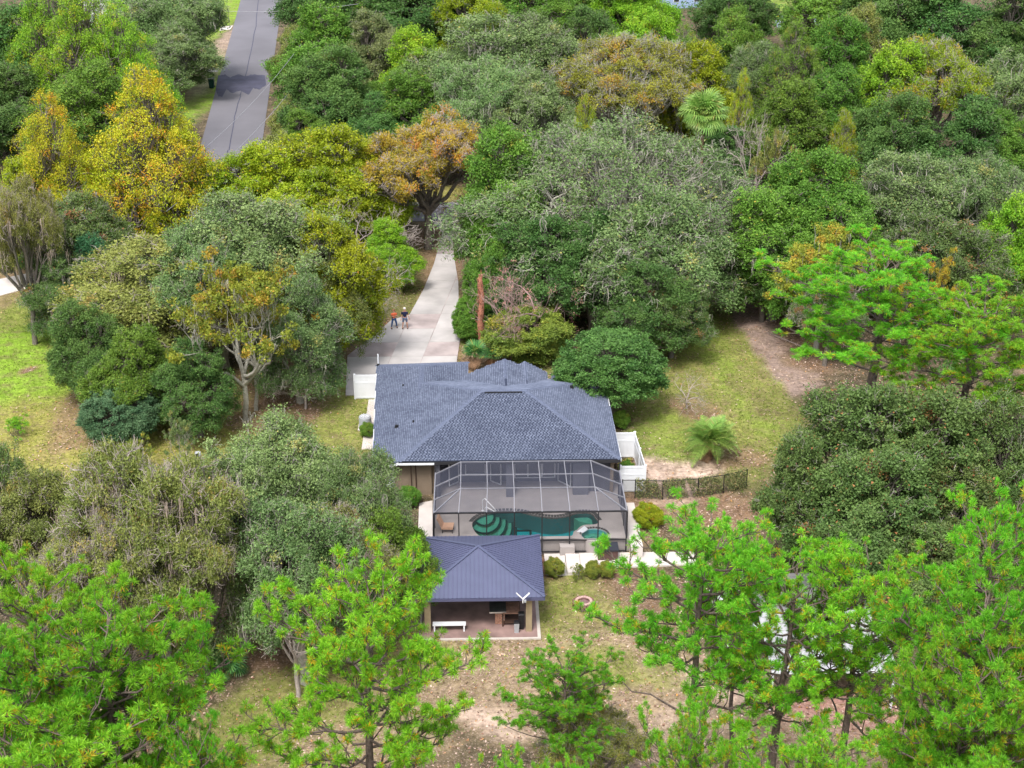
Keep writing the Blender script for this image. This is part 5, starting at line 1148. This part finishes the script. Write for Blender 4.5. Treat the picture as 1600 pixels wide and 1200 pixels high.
TREES = [
 # top left
 ('water_oak','oak',0,'dark',5,5,15,200,'dark bluish green tree filling the top left corner'),
 ('water_oak','oak',1,'dark',25,100,11,140,'dark green tree at the left edge above the orange maple crowns'),
 ('sweetgum','spire',0,'bright',70,-45,19,150,'leftmost of three tall bright green spire trees at top left'),
 ('sweetgum','spire',1,'bright',125,-35,19,165,'middle one of three tall bright green spire trees at top left'),
 ('sweetgum','spire',0,'bright',180,0,17,140,'rightmost tall bright green spire tree, touching the mossy oak'),
 ('sweetgum','oak',2,'green',130,95,13,170,'mid green tree filling the gap below the bright spire trees'),
 ('live_oak','live',0,'live',250,-60,15,150,'grey live oak hung with moss behind the white house'),
 ('live_oak','live',2,'live',268,-30,13,150,'grey mossy live oak overhanging the far street from the left'),
 ('live_oak','live',1,'live',270,40,9,130,'low grey live oak beside the dark green wheeled bin'),
 ('maple','spire',1,'autumn',222,100,18,205,'tall yellow and orange pyramid tree left of the street'),
 ('maple','spire',0,'autumn',68,142,16,145,'broad orange and yellow tree near the left edge'),
 ('maple','spire',1,'autumn',100,195,12,80,'narrow yellow green spire in front of the left orange tree'),
 ('maple','oak',0,'autumn',165,255,9,130,'yellow orange tree between the two tall orange crowns'),
 ('maple','oak',1,'autumn',275,230,9,120,'yellow green tree with orange flecks at the street corner'),
 ('maple','oak',2,'yellow',30,240,11,110,'yellow green tree at the left edge above the moss draped trunk'),
 # yellow-green group left of driveway
 ('hickory','oak',0,'yellow',350,240,10,150,'leftmost yellow green round crown below the street end'),
 ('hickory','oak',1,'yellow',430,225,11,150,'yellow green round crown under the end of the street'),
 ('hickory','oak',2,'olive',430,205,10,100,'small olive green crown touching the right edge of the street'),
 ('hickory','oak',2,'yellow',505,188,12,170,'yellow green crown below the palm fronds in the wood'),
 ('hickory','oak',0,'yellow',545,240,9,150,'bright yellow green dome left of the orange brown oak'),
 ('hickory','oak',1,'yellow',595,208,9,95,'olive yellow crown just left of the orange brown oak'),
 ('hickory','oak',2,'yellow',480,255,9,150,'lower yellow green crown above the bare white branches'),
 ('turkey_oak','open',0,'orange',672,165,12.4,175,'orange brown oak beside the top of the driveway','b',(668,388)),
 ('turkey_oak','dead',1,'orange',705,250,6,90,'half bare brown branched tree at the right end of the cross street gap','b',(730,368)),
 # left middle
 ('mossy_oak','mossy',0,'olive',20,285,13,110,'thin grey tree draped in tan moss at the left edge'),
 ('live_oak','live',1,'right',110,305,10,160,'dark grey green oak behind the moss draped trunk'),
 ('live_oak','live',0,'right',95,395,7,110,'low dark grey oak beside the neighbour driveway'),
 ('cherry_laurel','oak',1,'teal',150,365,8,90,'small blue green tree among the left oaks'),
 ('live_oak','live',0,'olive',235,362,10,240,'wide olive green oak above the yellow lichen tree'),
 ('live_oak','live',1,'live',400,295,13,230,'large grey green live oak at centre left'),
 ('live_oak','live',2,'live',330,330,12,190,'grey green live oak just left of the largest one'),
 ('live_oak','live',0,'live',455,420,10,135,'green grey live oak crown above the bare shrub'),
 ('laurel_oak','oak',2,'yellow',505,325,12,150,'yellow green oak in front of the large grey live oak'),
 ('laurel_oak','oak',0,'olive',522,395,9,95,'olive yellow crown left of the pale bare branches'),
 ('bare_tree','dead',0,'dead',560,305,7,140,'leafless white branched tree behind the olive oak'),
 ('bare_tree','dead',1,'dead',588,398,5.5,125,'leafless grey branched tree leaning towards the driveway'),
 ('laurel_oak','oak',1,'bright',605,345,6,90,'small bright green tree left of the driveway bend'),
 ('laurel_oak','open',1,'olive',490,465,7,70,'green oak hanging over the driveway edge near the people'),
 ('lichen_oak','sparse',1,'ochre',345,440,12,200,'yellow leaved oak with pale lichen branches, left one of the pair on the left lawn','b',(385,655)),
 ('lichen_oak','sparse',1,'ochre',412,450,11,150,'sparse yellow oak with pale twisted limbs, right one of the pair on the left lawn','b',(400,640)),
 ('laurel_oak','oak',0,'dark',125,465,8,120,'dark green tree on the bright left lawn edge'),
 ('laurel_oak','oak',1,'green',200,500,8,130,'round dark green tree above the clipped hedge dome'),
 ('laurel_oak','oak',2,'dark',300,530,7,120,'dark shaded tree behind the yellow lichen oak'),
 # lower left
 ('live_oak','live',2,'olive',40,728,9,190,'olive brown oak at the left edge below the lawn'),
 ('live_oak','live',0,'right',5,690,10,80,'dark grey crown cut by the left edge of the picture'),
 ('mossy_oak','mossy',0,'olive',230,705,12,250,'olive yellow oak hung with tan moss at lower left'),
 ('mossy_oak','open',1,'olive',140,790,10,190,'brownish olive oak above the lower left pines'),
 ('mossy_oak','mossy',0,'olive',300,800,9,170,'moss hung olive oak just above the palmetto'),
 ('live_oak','live',1,'live',440,655,10,200,'grey green live oak left of the house corner'),
 ('live_oak','live',0,'live',360,700,11,200,'grey green live oak in the middle of the lower left group'),
 ('live_oak','live',2,'live',535,705,9,170,'grey live oak reaching over the left roof corner'),
 ('live_oak','live',1,'live',460,775,10,190,'dusky green live oak below the first grey one'),
 ('bare_tree','open',0,'olive',540,800,8,160,'brown twiggy crown left of the pavilion'),
 ('bare_tree','dead',0,'dead',450,850,8,150,'leafless vine tangle below the lower left live oaks'),
 ('laurel_oak','oak',1,'green',600,780,7,120,'green crown beside the left walk of the pool'),
 # far wood, rows from back to front
 ('laurel_oak','oak',0,'dark',505,-70,14,140,'dark tree right of the street at the top edge'),
 ('laurel_oak','oak',1,'green',560,-75,14,150,'green tree at the top edge behind the vine dome'),
 ('laurel_oak','oak',2,'dark',660,-80,15,160,'dark tree at the top edge left of the yellow green one'),
 ('laurel_oak','oak',1,'yellow',730,-55,14,110,'yellow green tree at the top edge'),
 ('laurel_oak','oak',0,'green',820,-80,14,150,'green tree at the top edge above the pale oak'),
 ('laurel_oak','oak',2,'green',900,-70,14,140,'mid green tree at the top edge above the yellow lichen oak'),
 ('laurel_oak','oak',0,'bright',985,-65,14,120,'bright green tree at the top edge left of the blue house'),
 ('laurel_oak','oak',1,'dark',1150,-60,12,110,'dark tree right of the blue house'),
 ('laurel_oak','oak',2,'green',1310,-70,14,150,'green tree at the top edge right of the pond'),
 ('laurel_oak','oak',0,'dark',1400,-55,16,170,'dark green tree at top right'),
 ('laurel_oak','oak',1,'dark',1500,-50,16,170,'dark green tree at top right above the yellow crown'),
 ('laurel_oak','oak',2,'dark',1600,-40,16,150,'dark green tree in the top right corner'),
 ('laurel_oak','oak',1,'green',508,5,13,140,'round green tree right of the street near the top'),
 ('vine_oak','oak',2,'vine',580,10,13,110,'grey green vine covered dome near the top'),
 ('vine_oak','oak',0,'olive',458,40,9,70,'yellowish vine covered tree on the street edge'),
 ('vine_oak','oak',1,'olive',466,120,8,80,'olive vine covered tree lower on the street edge'),
 ('laurel_oak','oak',2,'green',470,165,7,90,'low green tree where the street edge meets the yellow crowns'),
 ('laurel_oak','oak',0,'bright',655,40,13,120,'bright green tree right of the vine dome'),
 ('laurel_oak','oak',1,'green',620,90,10,110,'green tree between vine dome and dark dome'),
 ('live_oak','live',0,'live',760,15,15,190,'broad pale grey green live oak near the top'),
 ('live_oak','live',1,'live',845,20,14,150,'pale grey green oak left of the yellow lichen oak'),
 ('laurel_oak','oak',2,'dark',925,5,14,120,'dark green dome above the yellow lichen oak'),
 ('laurel_oak','oak',0,'bright',1012,18,14,120,'bright green dome right of the dark dome at the top'),
 ('laurel_oak','spire',0,'green',1070,35,13,80,'slim green tree below the blue house'),
 ('laurel_oak','oak',1,'yellow',1098,68,13,120,'yellow green crown above the cabbage palm'),
 ('laurel_oak','oak',0,'green',1155,10,13,110,'green crown right of the yellow green one'),
 ('laurel_oak','live',1,'live',1185,60,11,100,'grey green oak below the pond'),
 ('laurel_oak','spire',1,'yellow',1163,108,12,50,'small bright yellow tree right of the cabbage palm'),
 ('laurel_oak','spire',1,'green',1245,30,14,120,'green pointed crown right of the pond'),
 ('laurel_oak','oak',0,'green',1310,20,14,130,'mid green crown near the top right'),
 ('laurel_oak','oak',2,'olive',1345,5,14,110,'yellowish green crown near the top right'),
 ('laurel_oak','oak',1,'bright',1390,58,14,140,'bright green tree left of the yellow topped oak'),
 ('yellow_oak','open',0,'yellow',1478,58,14,165,'yellow topped oak with bare grey branches at right'),
 ('laurel_oak','live',0,'live',1590,80,13,130,'grey green tree at the right edge near the top'),
 ('laurel_oak','oak',0,'dark',512,70,12,145,'dark blue green dome right of the street'),
 ('laurel_oak','oak',1,'green',660,110,11,150,'green dome above the orange brown oak'),
 ('laurel_oak','oak',2,'dark',600,140,9,110,'dark tree behind the orange brown oak'),
 ('live_oak','live',2,'live',770,85,13,160,'grey green oak with yellow flecks above the dark green dome'),
 ('live_oak','live',1,'live',830,110,12,140,'grey green oak left of the yellow lichen oak trunk'),
 ('lichen_oak','open',1,'ochre',975,55,14,190,'yellow lichen oak with white branches in the far wood'),
 ('lichen_oak','sparse',0,'ochre',1045,100,11,100,'sparse pale branched crown right of the yellow lichen oak'),
 ('laurel_oak','spire',0,'yellow',915,148,12.6,70,'yellow green pointed bush left below the lichen oak'),
 ('laurel_oak','oak',1,'green',1240,115,12,130,'green dome below the green pointed crown'),
 ('laurel_oak','oak',2,'green',1310,100,12,130,'green crown left of the bright green tree'),
 ('laurel_oak','oak',0,'dark',1400,140,13,150,'dark green tree below the bright green tree'),
 ('laurel_oak','oak',1,'dark',1500,150,13,150,'dark green tree under the yellow topped oak'),
 ('laurel_oak','oak',2,'green',1580,170,11,130,'green tree at the right edge below the grey green one'),
 ('bare_tree','dead',0,'dead',1190,170,11,90,'bare grey tree right of the cabbage palm'),
 ('laurel_oak','oak',2,'dark',1130,190,7,110,'dark tree below the cabbage palm'),
 ('laurel_oak','spire',1,'yellow',1322,170,12,80,'bright yellow green spire above the green dome at right'),
 ('bare_tree','sparse',0,'olive',1225,190,11,110,'thin tan tree left of the yellow green spire'),
 ('laurel_oak','oak',0,'green',1270,225,13,190,'large green dome right of the big live oak'),
 ('laurel_oak','oak',1,'green',1220,290,11,170,'dark green tree above the leaf strewn track'),
 ('laurel_oak','oak',2,'green',1320,290,11,170,'green dome above the upper right pine'),
 ('laurel_oak','oak',0,'dark',1200,370,7,120,'low dark green tree at the end of the leaf strewn track'),
 ('lichen_oak','live',0,'live',1430,235,12,190,'grey lichen oak behind the upper right pines'),
 ('lichen_oak','live',2,'live',1530,235,12,170,'grey lichen oak near the right edge'),
 ('laurel_oak','oak',1,'bright',1590,290,11,130,'yellow green tree at the right edge above the pines'),
 ('laurel_oak','live',1,'right',1480,330,10,180,'dusky oak between the lichen oaks and the pines'),
 ('turkey_oak','sparse',1,'ochre',1290,350,10,150,'sparse tree with yellowish leaves left of the upper pine'),
 ('turkey_oak','sparse',0,'orange',1465,385,9,110,'sparse rusty tree behind the upper right pine top'),
 ('laurel_oak','open',0,'right',1300,432,7,105,'dusky shrubby oak beside the leaf strewn track'),
 # centre mass
 ('live_oak','giant',0,'live',968,172,15,430,'largest broad pale grey green live oak behind the house, hung with moss'),
 ('live_oak','live',0,'live',1030,300,11,200,'lower grey green crown of the live oak group'),
 ('laurel_oak','oak',0,'green',803,190,14,165,'dark green oak right of the driveway top'),
 ('laurel_oak','oak',1,'green',806,275,11,140,'deep green oak overhanging the driveway from the right'),
 ('laurel_oak','oak',2,'dark',840,330,10,160,'dark green oak behind the reddish dead tree'),
 ('laurel_oak','oak',0,'dark',930,330,10,150,'dark vine hung tree behind the round glossy tree'),
 ('laurel_oak','oak',1,'vine',890,320,9,110,'vine covered green crown above the reddish dead tree'),
 ('laurel_oak','oak',2,'dark',1010,400,8,150,'dark green tree left of the leaf strewn track'),
 ('laurel_oak','live',1,'right',1055,420,7,110,'grey green low tree at the lawn edge near the track'),
 ('laurel_oak','oak',1,'green',765,370,8,80,'low green tree at the right edge of the driveway'),
 ('redbud','dead',1,'reddead',840,400,8,160,'dead tree with pinkish red twigs behind the roof'),
 ('redbud','dead',0,'reddead',800,420,7,120,'smaller dead grey pink tree beside the broken trunk'),
 ('bare_tree','dead',0,'dead',1000,490,4,90,'fallen bare branches right of the round glossy tree'),
 ('magnolia','ball',0,'camellia',952,495,6.5,158,'round glossy dark green tree at the right rear of the roof','b',(953,648)),
 # right middle
 ('live_oak','oak',2,'right',1350,588,11,215,'dark olive oak dome right of the palm, left part'),
 ('live_oak','oak',0,'right',1450,600,11,230,'dark olive oak dome in the middle of the right group'),
 ('live_oak','oak',1,'right',1278,665,9,150,'dark oak crown at the left edge of the right group'),
 ('live_oak','oak',0,'right',1370,700,9,230,'dark oak crown below the middle dome at right'),
 ('live_oak','live',0,'right',1580,600,11,160,'dark oak crown cut by the right edge'),
 ('live_oak','oak',1,'right',1500,730,8,190,'dark oak crown above the right edge pines'),
 ('live_oak','oak',2,'right',1440,800,6,170,'shaded low oak crown behind the carport'),
 ('laurel_oak','sparse',1,'vine',1460,610,10,120,'pale vine covered crown top on the dark oak'),
]
for r in TREES:
    if len(r) > 9: T(*r[:9], base=r[10])
    else: T(*r)
# pines
PINES = [
 (1385,368,16,300,0,'tall pine left of two at upper right',None),(1530,445,15,275,0,'broad pine right of two at upper right',None),
 (25,862,19,230,1,'yellowish pine top at the left edge, behind the others',None),(130,915,20,330,0,'large bright pine filling the lower left',None),(20,960,19,280,3,'bright pine cut by the left edge',None),
 (215,985,18,235,2,'bright pine at lower left beside the palmetto',None),(90,1080,18,330,1,'nearest pine at the bottom left',None),(290,1115,17,140,3,'thin pine edge right of the bottom left group',None),
 (565,862,19.5,285,0,'broad pine in front of the pavilion','r'),
 (1112,790,19,240,1,'tall pine right of the fire pit','r'),(1230,835,17,260,2,'pine standing over the carport, left one',None),(1350,850,17,220,1,'pine standing over the carport, right one',None),
 (1165,815,15,130,0,'slender pine top between the tall pine and the carport',None),(1570,770,20,200,1,'pine at the right edge beside the dark oaks',None),(1530,880,20,300,0,'bright pine at lower right',None),
 (1505,968,19,230,2,'bright pine below the carport corner',None),(1580,1000,19,280,3,'pine in the bottom right corner',None),(1290,1125,17,200,1,'nearest pine under the carport at the bottom',None),
 (893,1012,8.5,190,0,'small bushy pine in front of the lawn at bottom centre',None),(780,1165,17,170,0,'pine top cut by the bottom edge left of centre',None),(910,1180,16,120,1,'pine tip cut by the bottom edge',None),
 (1110,1090,15,160,2,'low pine boughs left of the carport pines',None)]
for px, pyt, h, wpx, v, lab, fl in PINES: T('pine_tree','pine',v,'pine',px,pyt,h,wpx,lab,'pine')
T('water_oak','open',0,'olive',920,1085,5.5,150,'small brown leaved oak under the bushy pine at bottom centre')
T('water_oak','oak',1,'olive',1520,1090,8,190,'small leaved dark oak in the bottom right corner')

# shrubs
SH = [('round_shrub','bush',0,'shrub',864,874,1.15,31,'round yellow green shrub beside the pavilion roof',(866,900)),('round_shrub','bush',1,'shrub',905,878,1.1,22,'narrow green shrub right of the walk',(905,904)),
 ('round_shrub','bush',0,'shrub',926,876,1.05,24,'yellow green shrub in front of the black cabinet',(926,902)),('round_shrub','bush',0,'shrub',948,876,1.05,24,'yellow green shrub right of the black cabinet',(948,902)),
 ('hedge_dome','ball',0,'hedge',190,598,4.2,128,'clipped grey green hedge dome on the left lawn',(195,690)),('hedge_dome','ball',0,'hedge',175,560,4.4,90,'darker hedge top behind the clipped dome',(175,640)),
 ('bare_shrub','dead',0,'dead',480,555,3.6,95,'leafless grey green shrub on the lawn left of the house',(478,638)),('bare_shrub','dead',1,'dead',1080,570,2.8,64,'brown twiggy shrub on the right lawn',(1072,638)),
 ('citrus_sapling','bush',1,'bright',28,645,1.6,40,'small bright green sapling on the left lawn',(28,682)),
 ('azalea','bush',0,'green',575,660,1.0,24,'green bush beside the air conditioner',(575,682)),('azalea','bush',0,'green',640,768,1.3,34,'green bush against the tan wall',(640,790)),('azalea','bush',0,'green',980,734,1.4,26,'yellow green bush beside the white vinyl fence',(980,752)),
 ('azalea','bush',0,'green',970,652,1.2,26,'dark green bush between glossy tree and vinyl fence',(970,668)),
 ('croton','bush',0,'yellow',1010,795,1.6,46,'yellow green bush right of the enclosure',(1012,825)),
 ('viburnum','ball',0,'green',735,455,3.6,56,'green shrub left of the broken trunk',(735,530)),('viburnum','bush',0,'shrub',820,490,4.0,130,'broad yellow green shrub behind the roof peak',(822,560)),('viburnum','bush',0,'green',735,500,1.8,46,'bright green bush at the driveway corner',(735,532)),
 ('viburnum','bush',0,'shrub',1240,430,2.2,60,'small shrub at the edge of the leaf strewn track',(1235,455)),
 ('sapling','sparse',1,'live',285,655,4.2,60,'thin grey green sapling by the white yard lamp',(287,745)),('sapling','bush',1,'shrub',220,690,3.0,60,'yellow green sapling below the hedge dome',(215,745)),
 ('yaupon','bush',0,'olive',290,1010,2.0,50,'yellow flecked bush left of the palmetto',(290,1040)),('yaupon','bush',0,'green',505,1010,1.6,60,'dark bush behind the broad pine',(505,1040))]
for nm, k, v, pal, px, pyt, h, wpx, lab, bs in SH:
    pr = PR[k][v]; a, b_, c_, d_ = PALF[pal]; z = LOW if bs[1] > 850 else 0; q = P(bs[0], bs[1], z); g = gz(q.x, q.y); q = P(bs[0], bs[1], g)
    plant(nm, pr, dict(crown=a, trunk=b_, twigs=c_, moss=d_), q.x, q.y, g-.1*h, (wpx/scl(bs[1]-20, h*.5))/(11 if k in ('dead','sparse') else 10), h*1.12/{'ball':11,'bush':11.3,'dead':11.5,'sparse':11.5}[k], random.uniform(0,6), lab, 'shrub')

# broken red trunk
b0 = P(752,558); sn = thing('broken_trunk', b0, 'broken reddish brown palm trunk behind the roof', 'dead trunk')
k = 22; obj('trunk', MB().tube([(b0.x+.06*math.sin(i*.5), b0.y, i*6.6/k) for i in range(k+1)], [.20+.04*random.random() for i in range(k)]+[.10], 9), M['snag'], sn)
for i in range(60):
    z = random.uniform(.4,6.4); a = random.uniform(0,6.28); c = Vector((b0.x+.20*math.cos(a), b0.y+.20*math.sin(a), z)); obj('bark_flake', MB().bar(c, c+Vector((math.cos(a)*random.uniform(.06,.25), math.sin(a)*.15, random.uniform(.1,.35))), .07, .02), M['snag'], sn)
for i in range(5): a = i*1.3; c = Vector((b0.x+.1*math.cos(a), b0.y+.1*math.sin(a), 6.4)); obj('splinter', MB().bar(c, c+Vector((.05*math.cos(a),.05*math.sin(a),random.uniform(.3,.9))), .05, .04), M['snag'], sn)

# palms
def fan_leaf(size=.75, n=22):
    V, F, T_ = [], [], []
    for i in range(n):
        a = (i/(n-1)-.5)*2*2.35; ln = size*(1-.12*abs(a)/2.35); d = np.array([math.sin(a), math.cos(a), 0]); s = np.array([math.cos(a), -math.sin(a), 0])*size*.055
        p = [np.zeros(3), d*ln*.5+np.array([0,0,.05*size]), d*ln*.82+np.array([0,0,-.06*size]), d*ln+np.array([0,0,-.25*size])]
        o = len(V); V += [p[0]-s*.1, p[0]+s*.1, p[1]-s*.9, p[1]+s*.9, p[2]-s*.7, p[2]+s*.7, p[3]-s*.1, p[3]+s*.1]; F += [(o,o+1,o+3,o+2),(o+2,o+3,o+5,o+4),(o+4,o+5,o+7,o+6)]
        c = tints(1, random.random(), .06)[0]; T_ += [c]*8
    return np.array(V), np.array(F), np.array(T_)
def feather(size=2.0, n=46):
    V, F, T_ = [], [], []; zz = lambda t: size*(.55*t-.75*t*t)
    for i in range(n):
        t = .2+.8*i/(n-1); c = np.array([0, size*t*(1-.15*t), zz(t)]); ln = size*.30*math.sin(math.pi*(.25+.7*t))
        for s_ in (-1,1):
            d = unit(np.array([s_*.85, .55, .22])[None])[0]; w_ = np.array([0,1,0])*size*.0065; o = len(V)
            m_ = c+d*ln*.55; e = c+d*ln+np.array([0,0,-.22*ln]); V += [c-w_, c+w_, m_+w_, m_-w_, e+w_*.2, e-w_*.2]; F += [(o,o+1,o+2,o+3),(o+3,o+2,o+4,o+5)]; T_ += [tints(1, random.random(), .04)[0]]*6
    o = len(V); pts = [np.array([0, size*t*(1-.15*t), zz(t)]) for t in np.linspace(0,1,8)]
    for p in pts: V += [p-np.array([.02,0,0]), p+np.array([.02,0,0])]; T_ += [np.array([.8,.5,.2,1])]*2
    for k in range(7): F.append((o+2*k,o+2*k+1,o+2*k+3,o+2*k+2))
    return np.array(V), np.array(F), np.array(T_)
def frond_mesh(kind, size, pet):
    if kind == 'fan':
        V, F, T_ = fan_leaf(size); V = V + np.array([0, pet, 0]); n = len(V); w_ = .02
        V = np.concatenate([V, [[-w_,0,0],[w_,0,0],[w_,pet,.0],[-w_,pet,.0]]]); F = np.concatenate([F, [[n,n+1,n+2,n+3]]]); T_ = np.concatenate([T_, [[.8,.5,.2,1]]*4])
    else: V, F, T_ = feather(size)
    return npmesh('frond', V, F, T_)
def palm(name, c, label, kind, nfr, size, pet, trunk_h, trunk_r, matn, elo=-.5, ehi=1.35, dry=0, cat='palm'):
    t = thing(name, c, label, cat); ms = [frond_mesh(kind, size, pet) for _ in range(3)]
    for m_ in ms: m_.materials.append(M[matn])
    obj('trunk', MB().tube([(c[0],c[1],c[2]+z) for z in np.linspace(-.2,trunk_h,6)], [trunk_r*1.2]+[trunk_r]*4+[trunk_r*.8], 9), M['thatch'], t)
    for i in range(nfr):
        o = bpy.data.objects.new('frond', random.choice(ms)); col.objects.link(o); o.parent = t; o.location = (0,0,trunk_h-.05)
        el = elo+(ehi-elo)*(i/nfr)**.8+random.uniform(-.1,.1); az = i*2.4; o.rotation_mode = 'XYZ'; o.rotation_euler = (el, random.uniform(-.3,.3), az); s = random.uniform(.8,1.1); o.scale = (s,s,s)
    for i in range(dry):
        o = bpy.data.objects.new('dead_frond', ms[0].copy()); col.objects.link(o); o.data.materials.clear(); o.data.materials.append(M['thatch']); o.parent = t; o.location = (0,0,trunk_h-.2); o.rotation_euler = (-1.0+random.uniform(-.3,.2), 0, random.uniform(0,6.28)); o.scale = (.8,.8,.8)
    return t
q = P(1107,716); palm('pindo_palm', q, 'feathery blue green palm on the right lawn by the vinyl fence', 'feather', 46, 2.5, 0, 1.0, .25, 'lf_palm', -.15, 1.25, 3)
q = P(1100,168,10.2); palm('cabbage_palm', (q.x,q.y,0), 'tall cabbage palm with fan leaves standing in the far wood', 'fan', 54, 1.35, 1.3, 9.6, .18, 'lf_palm', -.85, 1.3, 6)
q = P(345,1055,LOW); palm('saw_palmetto', q, 'dark green palmetto with fan leaves at the lower left ground', 'fan', 26, .72, 1.0, .35, .18, 'lf_palmetto', .0, 1.3, 6)
q = P(742,577); palm('young_palm', q, 'young fan palm in the notch behind the roof', 'fan', 11, .85, .55, 1.3, .12, 'lf_palmetto', .2, 1.3, 2)
q = P(750,580); palm('young_palm', q+Vector((.9,.2,0)), 'shorter young fan palm right of the other behind the roof', 'fan', 8, .75, .5, 1.2, .12, 'lf_palmetto', .1, 1.2, 1)
q = P(522,185,5); palm('wood_palm', (q.x,q.y,0), 'palm with long hanging fronds behind the yellow green crowns', 'feather', 26, 3.2, 0, 5.2, .2, 'lf_palmetto', -.5, 1.0, 2)
q = P(575,205,4.5); palm('wood_palm', (q.x,q.y,0), 'second palm with hanging fronds, right of the first in the wood', 'feather', 22, 2.8, 0, 4.2, .2, 'lf_palmetto', -.6, .9, 1)

# undergrowth of the wood: one uncountable mass
U = []
rg2 = np.random.default_rng(3)
Xu, Yu = rg2.uniform(-75, 80, 2600), rg2.uniform(103, 300, 2600)
cu, lu, gu = zone_color(Xu, Yu); vis = (gu < .2) & ~inpoly(Xu, Yu, [(p[0], p[1]) for p in [(x-1.5*s_, y) for (x,y), s_ in zip(drive, [1]*len(drive))]]) & ~inpoly(Xu, Yu, drive)
rdx = np.interp(Yu, [P(321,200).y, P(376,0).y], [P(367,200).x, P(408,0).x]); vis &= ~((np.abs(Xu-rdx) < 6.0) & (Yu > 150)); vis &= ~((Yu > yc0-2) & (Yu < yc1+2)); vis &= ~((Xu > 10) & (Xu < 32) & (Yu < 132)); vis &= ~((Xu < -9) & (Yu < 128)); vis &= ~((Xu > -12) & (Xu < 8) & (Yu < 146))
Xu, Yu = Xu[vis], Yu[vis]; n_ = len(Xu); kk = 46
hh = rg2.uniform(.6, 3.4, n_); C = np.repeat(np.stack([Xu, Yu, hh*.5], 1), kk, 0); rr = np.repeat(np.stack([rg2.uniform(1.0,2.2,n_)]*2+[hh*.55], 1), kk, 0); Pp = C + rvec(len(C))*rr
V, F, Tt = leaf_arrays(Pp, unit(rvec(len(Pp))+[0,0,.5]), rng.uniform(.12,.30,len(Pp)), tints(len(Pp), .4, .06))
tag(raw('undergrowth', npmesh('undergrowth', V, F, Tt), M['lf_dark']), 'tangled dark undergrowth between the trunks of the wood', 'undergrowth', kind='stuff')
